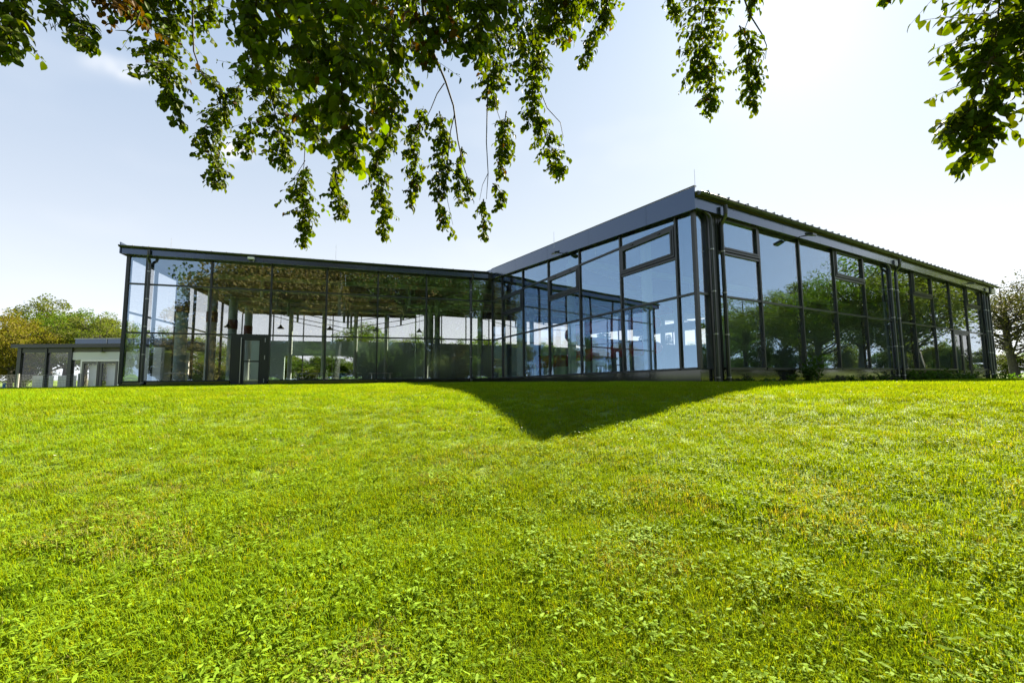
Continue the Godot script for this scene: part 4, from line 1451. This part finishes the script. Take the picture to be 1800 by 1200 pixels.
# bare wood: depth, then x, y, radius in millimetres
const WOOD := [
	[4.8, 735, -60, 20, 745, 30, 17, 762, 93, 14, 783, 143, 12, 797, 186, 10, 805, 247, 8, 814, 290, 6, 822, 312, 4],
	[4.8, 781, 146, 7, 768, 165, 6, 757, 192, 5, 737, 230, 4, 730, 300, 2],
	[4.8, 799, 200, 7, 792, 230, 6, 788, 270, 5, 784, 320, 4, 786, 350, 3, 796, 395, 2],
	[4.9, 842, -40, 12, 845, 54, 10, 852, 110, 9, 857, 154, 8, 856, 205, 7, 855, 250, 6, 858, 305, 5, 855, 350, 3],
	[4.9, 858, 304, 4, 848, 325, 3, 843, 352, 2],
	[4.9, 868, 165, 5, 874, 195, 4, 884, 225, 2],
	[4.9, 558, 60, 9, 548, 130, 8, 540, 195, 7, 537, 240, 6, 534, 290, 4, 528, 330, 2],
	[4.9, 536, 282, 4, 520, 308, 3, 505, 325, 2],
	[4.6, 640, -50, 14, 638, 20, 12, 640, 80, 10, 620, 110, 8, 596, 125, 5],
	[4.5, 338, -40, 13, 338, 40, 10, 340, 90, 8, 352, 125, 6, 380, 165, 5, 398, 200, 3],
	[4.6, 398, 196, 4, 380, 238, 3, 372, 262, 2],
	[4.8, 1296, -40, 10, 1318, 25, 8, 1340, 60, 7, 1348, 80, 5, 1346, 104, 3],
	[4.8, 1318, 28, 5, 1308, 55, 4, 1322, 100, 2],
	[4.8, 950, 160, 6, 962, 190, 5, 985, 215, 4, 990, 240, 3, 978, 270, 2],
	[3.3, 245, 20, 6, 238, 40, 5, 222, 54, 4, 202, 53, 2],
	[2.9, 1690, 75, 5, 1672, 90, 3, 1655, 102, 2],
	[4.9, 1012, -20, 6, 1010, 30, 5, 1005, 62, 3],
]

func leaf_mesh(curl: float) -> ArrayMesh:
	# beech leaf 1 long along +y, folded along its midrib, curling back towards its tip
	var b := MB.new()
	var ws := [0.0, 0.27, 0.36, 0.27, 0.0]
	var rows := []
	for i in 5:
		var t := i / 4.0
		var z := -curl * t * t
		var w: float = ws[i]
		rows.append([Vector3(-w, t, z + w * 0.28), Vector3(0, t, z), Vector3(w, t, z + w * 0.28)])
	for i in 4:
		for k in 2:
			var a: Vector3 = rows[i][k]
			var c: Vector3 = rows[i][k + 1]
			var d: Vector3 = rows[i + 1][k + 1]
			var e: Vector3 = rows[i + 1][k]
			b.tri(a, c, d, Vector3(0, 0, 1))
			b.tri(a, d, e, Vector3(0, 0, 1))
	return b.mesh()

func build_beech() -> void:
	var fw := Vector3(cam_w.x, 0, cam_w.z).normalized()
	var rt := Vector3(cam_x.x, 0, cam_x.z).normalized()
	var base := EYE - fw * 4.2 - rt * 3.4
	base.y = ground(base.x, base.z)
	var o := thing("beech_tree", "overhanging beech whose leafy branches droop into the top of the picture", "tree", base)
	# trunk and the limbs that carry the hanging branches
	var b := MB.new()
	var crownpt := base + Vector3(0.3, 6.6, 0)
	b.tube([base - Vector3(0, 0.2, 0), base + Vector3(0, 0.5, 0), base + Vector3(0.1, 2.5, 0), base + Vector3(0.2, 4.6, 0), crownpt, base + Vector3(0.2, 11.0, 0.3), base + Vector3(0.1, 14.0, 0.2)], [0.52, 0.4, 0.34, 0.31, 0.26, 0.14, 0.03], 14)
	part(o, "trunk", b, M.bark, base)
	var hub := EYE + fw * 2.0 + Vector3(0, 5.6, 0)
	var limbs := [[hub, hub + fw * 3.2 - rt * 0.5 + Vector3(0, 0.1, 0)], [hub - rt * 1.5, hub - rt * 4.0 + fw * 2.2], [hub + rt * 1.5, hub + rt * 4.4 + fw * 2.4 - Vector3(0, 0.4, 0)], [hub + rt * 0.6, hub + rt * 2.2 + fw * 3.0]]
	for l: Array in limbs:
		var q := MB.new()
		var p0: Vector3 = l[0]
		var p1: Vector3 = l[1]
		q.tube([crownpt - Vector3(0, 1.2, 0), crownpt.lerp(p0, 0.5) + Vector3(0, 0.5, 0), p0, p0.lerp(p1, 0.55) + Vector3(0, 0.12, 0), p1], [0.13, 0.1, 0.07, 0.045, 0.02], 9)
		part(o, "limb", q, M.bark, base)
	var xf: Array[Transform3D] = []
	var cl: Array[Color] = []
	var big := []
	var n_strand := 0
	for s: Array in STRANDS:
		n_strand += 1
		var depth: float = s[0]
		var dens: float = s[1]
		var pts := []
		var wid := []
		var i := 2
		while i < s.size():
			pts.append(at_px(s[i], s[i + 1], depth + rng.randf_range(-0.12, 0.12)))
			wid.append(maxf(float(s[i + 2]) * 1.12, 4.0) / FOCAL * depth)
			i += 3
		var br := MB.new()
		var rr := []
		for k in pts.size():
			rr.append(lerpf(0.008, 0.002, float(k) / (pts.size() - 1)))
		# tie the branch to the limbs above the picture
		if float(s[3]) < -100.0:
			var l: Array = limbs[n_strand % 4]
			var best: Vector3 = l[1]
			for m: Array in limbs:
				for u: float in [0.3, 0.6, 1.0]:
					var c: Vector3 = (m[0] as Vector3).lerp(m[1], u)
					if c.distance_to(pts[0]) < best.distance_to(pts[0]):
						best = c
			br.tube([best, best.lerp(pts[0], 0.5) + Vector3(0, 0.15, 0), pts[0]], [0.02, 0.014, 0.008], 6, false)
		br.tube(pts, rr, 6)
		for k in pts.size() - 1:
			var a: Vector3 = pts[k]
			var z: Vector3 = pts[k + 1]
			var t := (z - a).normalized()
			var len_m := a.distance_to(z)
			var count := int(ceil(len_m * (54.0 if depth < 3.8 else 68.0) * dens))
			for q in count:
				var u := rng.randf()
				var w: float = lerpf(wid[k], wid[k + 1], u)
				var p := a.lerp(z, u)
				var out := rand_dir()
				out = (out - t * out.dot(t)).normalized()
				var reach := w * sqrt(rng.randf_range(0.05, 1.0)) * (rng.randf_range(1.3, 1.9) if rng.randf() < 0.1 else 1.0)
				var tip := p + out * reach + t * reach * 0.35 + Vector3(0, -0.04, 0)
				br.tube([p, p.lerp(tip, 0.5) + Vector3(0, 0.01, 0), tip], [0.003, 0.0022, 0.0013], 3, false)
				var nl := clampi(int(reach / 0.028) + 2, 2, 9)
				for g in nl:
					var e := 1.0 - float(g) / nl * 0.92
					var lp := p.lerp(tip, e)
					var sd := 1.0 if g % 2 else -1.0
					var td := (tip - p).normalized()
					var lat := td.cross(Vector3.UP)
					lat = lat.normalized() if lat.length() > 0.1 else rand_dir()
					var dir := (td * 0.5 + lat * sd * 0.7 + Vector3(0, -0.42, 0) + rand_dir() * 0.5).normalized()
					var nrm := (Vector3.UP * 0.7 + out * 0.5 + rand_dir() * 0.75)
					nrm = (nrm - dir * nrm.dot(dir)).normalized()
					var size := rng.randf_range(0.05, 0.082) if depth < 3.3 else rng.randf_range(0.042, 0.074)
					var bs := Basis(dir.cross(nrm) * size * rng.randf_range(0.85, 1.15), dir * size, nrm * size)
					xf.append(Transform3D(bs, lp - base))
					var v := rng.randf_range(1.4, 2.0) if rng.randf() < 0.22 else rng.randf_range(0.6, 1.1)  # some leaves far brighter: sun shining through painted into their tone
					var c := Color(v * rng.randf_range(0.85, 1.2), v, v * 0.9)
					var dry := rng.randf()
					if dry < 0.012 or (n_strand == 3 and dry < 0.75) or (n_strand == 23 and dry < 0.16) or (n_strand == 14 and dry < 0.16):
						c = Color(1.25, 0.42, 0.65) * rng.randf_range(0.7, 1.2)
					cl.append(c)
					var px := depth
					if lp.y < EYE.y + 3.5 * depth:
						big.append([px - size * 14.0 + rng.randf() * 0.2, xf.size() - 1])
		part(o, "branch", br, M.twig, base)
	for s: Array in WOOD:
		var pts := []
		var rr := []
		var i := 1
		while i < s.size():
			pts.append(at_px(s[i], s[i + 1], s[0]))
			rr.append(float(s[i + 2]) * 0.001)
			i += 3
		var q := MB.new()
		q.tube(pts, rr, 7)
		part(o, "branch", q, M.twig, base)
	# the leaves: those that show largest are parts of their own, the others one mass
	var leaves := [leaf_mesh(0.18), leaf_mesh(0.35)]
	var mat := foliage(0.078, 0.122, 0.010, Color(1.0, 0.97, 0.22), 0.55)
	big.sort_custom(func(p: Array, q: Array) -> bool: return p[0] < q[0])
	var single := {}
	for k in mini(300, big.size()):
		single[big[k][1]] = true
	var shades := []
	for k in 6:
		var f: float = [0.65, 0.8, 0.95, 1.1, 1.5, 2.0][k]  # the two brightest tones paint in a backlit look
		shades.append(foliage(0.078 * f, 0.122 * f, 0.010 * f, Color(1.0, 0.97, 0.22), 0.55))
	for k: int in single:
		var m := put(o, "leaf", leaves[k % 2], shades[k % 6])
		m.transform = xf[k]
	var mm := MultiMesh.new()
	mm.transform_format = MultiMesh.TRANSFORM_3D
	mm.use_colors = true
	mm.mesh = leaves[1]
	mm.instance_count = xf.size() - single.size()
	var n := 0
	for k in xf.size():
		if single.has(k):
			continue
		mm.set_instance_transform(n, xf[k])
		mm.set_instance_color(n, cl[k])
		n += 1
	var mi := MultiMeshInstance3D.new()
	mi.name = "foliage"
	mi.multimesh = mm
	mi.material_override = mat
	mi.set_meta("kind", "stuff")
	o.add_child(mi)
	print("beech leaves ", xf.size())

# ---------------------------------------------------------------- grass
func scatter(called: String, label: String, mesh: Mesh, mat: Material, spots: Array, cols: Array) -> void:
	var mm := MultiMesh.new()
	mm.transform_format = MultiMesh.TRANSFORM_3D
	mm.use_colors = true
	mm.mesh = mesh
	mm.instance_count = spots.size()
	for k in spots.size():
		mm.set_instance_transform(k, spots[k])
		mm.set_instance_color(k, cols[k])
	var mi := MultiMeshInstance3D.new()
	mi.name = called
	mi.multimesh = mm
	mi.material_override = mat
	mi.set_meta("kind", "stuff")
	mi.set_meta("label", label)
	mi.set_meta("category", "grass")
	add_child(mi)

func blade(b: MB, p: Vector3, d: Vector3, h: float, w: float, bend: float) -> void:
	var side := Vector3(-d.z, 0, d.x) * w * 0.5
	var m := p + Vector3(0, h * 0.6, 0) + d * bend * h * 0.35
	var t := p + Vector3(0, h * (1.0 - bend * 0.35), 0) + d * bend * h
	b.tri(p - side, p + side, m + side * 0.8, -d)
	b.tri(p - side, m + side * 0.8, m - side * 0.8, -d)
	b.tri(m - side * 0.8, m + side * 0.8, t, -d)

func build_grass() -> void:
	var g := MB.new()
	for k in 16:
		var a := rng.randf() * TAU
		var r := sqrt(rng.randf()) * 0.07
		var d := Vector3(cos(a * 3.7 + k), 0, sin(a * 3.7 + k))
		g.col = Color(1.5, 1.1, 6.0) if k == 0 else Color(rng.randf_range(0.85, 1.15), 1.0, 1.0) * rng.randf_range(0.85, 1.12)
		blade(g, Vector3(cos(a) * r, -0.012, sin(a) * r), d, rng.randf_range(0.035, 0.075), rng.randf_range(0.0035, 0.0055), rng.randf_range(0.3, 1.1))
	var tuft := g.mesh()
	var w := MB.new()
	for k in 11:
		var a := rng.randf() * TAU
		var d := Vector3(cos(a), 0, sin(a))
		var a2 := rng.randf() * TAU
		var p := Vector3(cos(a2), 0, sin(a2)) * sqrt(rng.randf()) * 0.085 + Vector3(0, rng.randf_range(0.008, 0.04), 0)
		var l := rng.randf_range(0.02, 0.055)
		var side := Vector3(-d.z, rng.randf_range(-0.4, 0.4), d.x)
		var up := rng.randf_range(-0.15, 0.55)
		var m := p + d * l * 0.5 + Vector3(0, l * up * 0.7, 0)
		var t := p + d * l + Vector3(0, l * up * 0.6, 0)
		var q := rng.randf_range(0.0025, 0.0065)
		var m2 := m.lerp(t, 0.5) + Vector3(0, l * 0.06, 0)
		w.col = Color(rng.randf_range(0.9, 1.15), 1, 1) * rng.randf_range(0.85, 1.2)
		w.tri(p, m + side * q, m - side * q, Vector3.UP)
		w.quad(m + side * q, m2 + side * q * 0.85, m2 - side * q * 0.85, m - side * q, Vector3.UP)
		w.tri(m2 + side * q * 0.85, t, m2 - side * q * 0.85, Vector3.UP)
	var weed := w.mesh()
	var spots := []
	var cols := []
	var wspots := []
	var wcols := []
	var yaw := 0.504
	var patch := FastNoiseLite.new()
	patch.seed = 31
	patch.frequency = 0.35
	patch.fractal_octaves = 3
	for k in 230000:
		var u := rng.randf()
		var r := 1.3 + 44.0 * pow(u, 1.35)
		var a := yaw + rng.randf_range(-1.25, 1.25)
		var x := EYE.x + sin(a) * r
		var z := EYE.z - cos(a) * r
		if in_building(x, z):
			continue
		var y := ground(x, z)
		var big := 0.95 + 0.45 * smoothstep(3.0, 12.0, r) + 0.9 * smoothstep(12.0, 40.0, r)
		var n := patch.get_noise_2d(x, z)
		var n2 := patch.get_noise_2d(x * 4.0 + 50, z * 4.0)
		var hh := big * rng.randf_range(0.7, 1.2) * (1.0 + 0.35 * n) * (1.0 + 0.2 * smoothstep(6.0, 3.0, r))
		if r > 12.0:
			hh = minf(hh, 1.35)
		var bs := Basis(Vector3.UP, rng.randf() * TAU) * Basis.from_scale(Vector3(big, hh, big))
		spots.append(Transform3D(bs, Vector3(x, y, z)))
		var v := 1.0 + 0.15 * n + 0.18 * n2 + rng.randf_range(-0.12, 0.12)
		var warm := 1.0 + 0.07 * n2 - 0.07 * n + rng.randf_range(-0.06, 0.08)
		if rng.randf() < 0.05:
			warm *= 1.25
		# straw: single dry tufts, more of them in worn patches near the viewer
		var worn := smoothstep(0.05, 0.45, patch.get_noise_2d(x * 1.7 + 90.0, z * 1.7 - 40.0)) * smoothstep(6.5, 2.5, r)
		if rng.randf() < 0.025 + 0.5 * worn:
			cols.append(Color(v * 1.45, v * 0.95, v * rng.randf_range(4.0, 9.0)))
		else:
			cols.append(Color(v * warm, v, v * 0.95))
		if r < 9.0 and rng.randf() < 0.30 * smoothstep(9.5, 3.0, r) * clampf(0.5 + 0.9 * n + 1.2 * n2, 0.12, 1.0):
			var sc := rng.randf_range(0.6, 1.25)
			wspots.append(Transform3D(Basis(Vector3.UP, rng.randf() * TAU) * Basis(Vector3.RIGHT, rng.randf_range(-0.25, 0.25)) * Basis.from_scale(Vector3(sc, sc, sc)), Vector3(x, y + 0.006, z)))
			wcols.append(Color(1, 1, 1) * rng.randf_range(0.8, 1.15))
	var gm := foliage(0.25, 0.385, 0.018, Color(1.0, 0.9, 0.35), 0.6)
	gm.specular_mode = BaseMaterial3D.SPECULAR_DISABLED
	scatter("grass", "mown bright green lawn grass", tuft, gm, spots, cols)
	scatter("lawn_weeds", "broad-leaved weeds in the near lawn", weed, foliage(0.225, 0.37, 0.025, Color(1.0, 0.9, 0.35), 0.62), wspots, wcols)
	# daisies
	var d := MB.new()
	for k in 8:
		var a := TAU * k / 8.0
		d.tri(Vector3(0, 0.05, 0), Vector3(cos(a), 0, sin(a)) * 0.016 + Vector3(0, 0.054, 0), Vector3(cos(a + 0.7), 0, sin(a + 0.7)) * 0.016 + Vector3(0, 0.054, 0), Vector3.UP)
	var ds := []
	var dc := []
	for k in 260:
		var a := yaw + rng.randf_range(-0.9, 0.9)
		var r := rng.randf_range(5.0, 18.0)
		var x := EYE.x + sin(a) * r
		var z := EYE.z - cos(a) * r
		if not in_building(x, z):
			ds.append(Transform3D(Basis.from_scale(Vector3.ONE * rng.randf_range(0.45, 0.8)), Vector3(x, ground(x, z) + 0.02, z)))
			dc.append(Color(1, 1, 1))
	var dm2 := paint(0.75, 0.75, 0.7, 0.6)
	scatter("daisies", "scattered white daisies in the lawn", d.mesh(), dm2, ds, dc)
	print("tufts ", spots.size(), " weeds ", wspots.size())
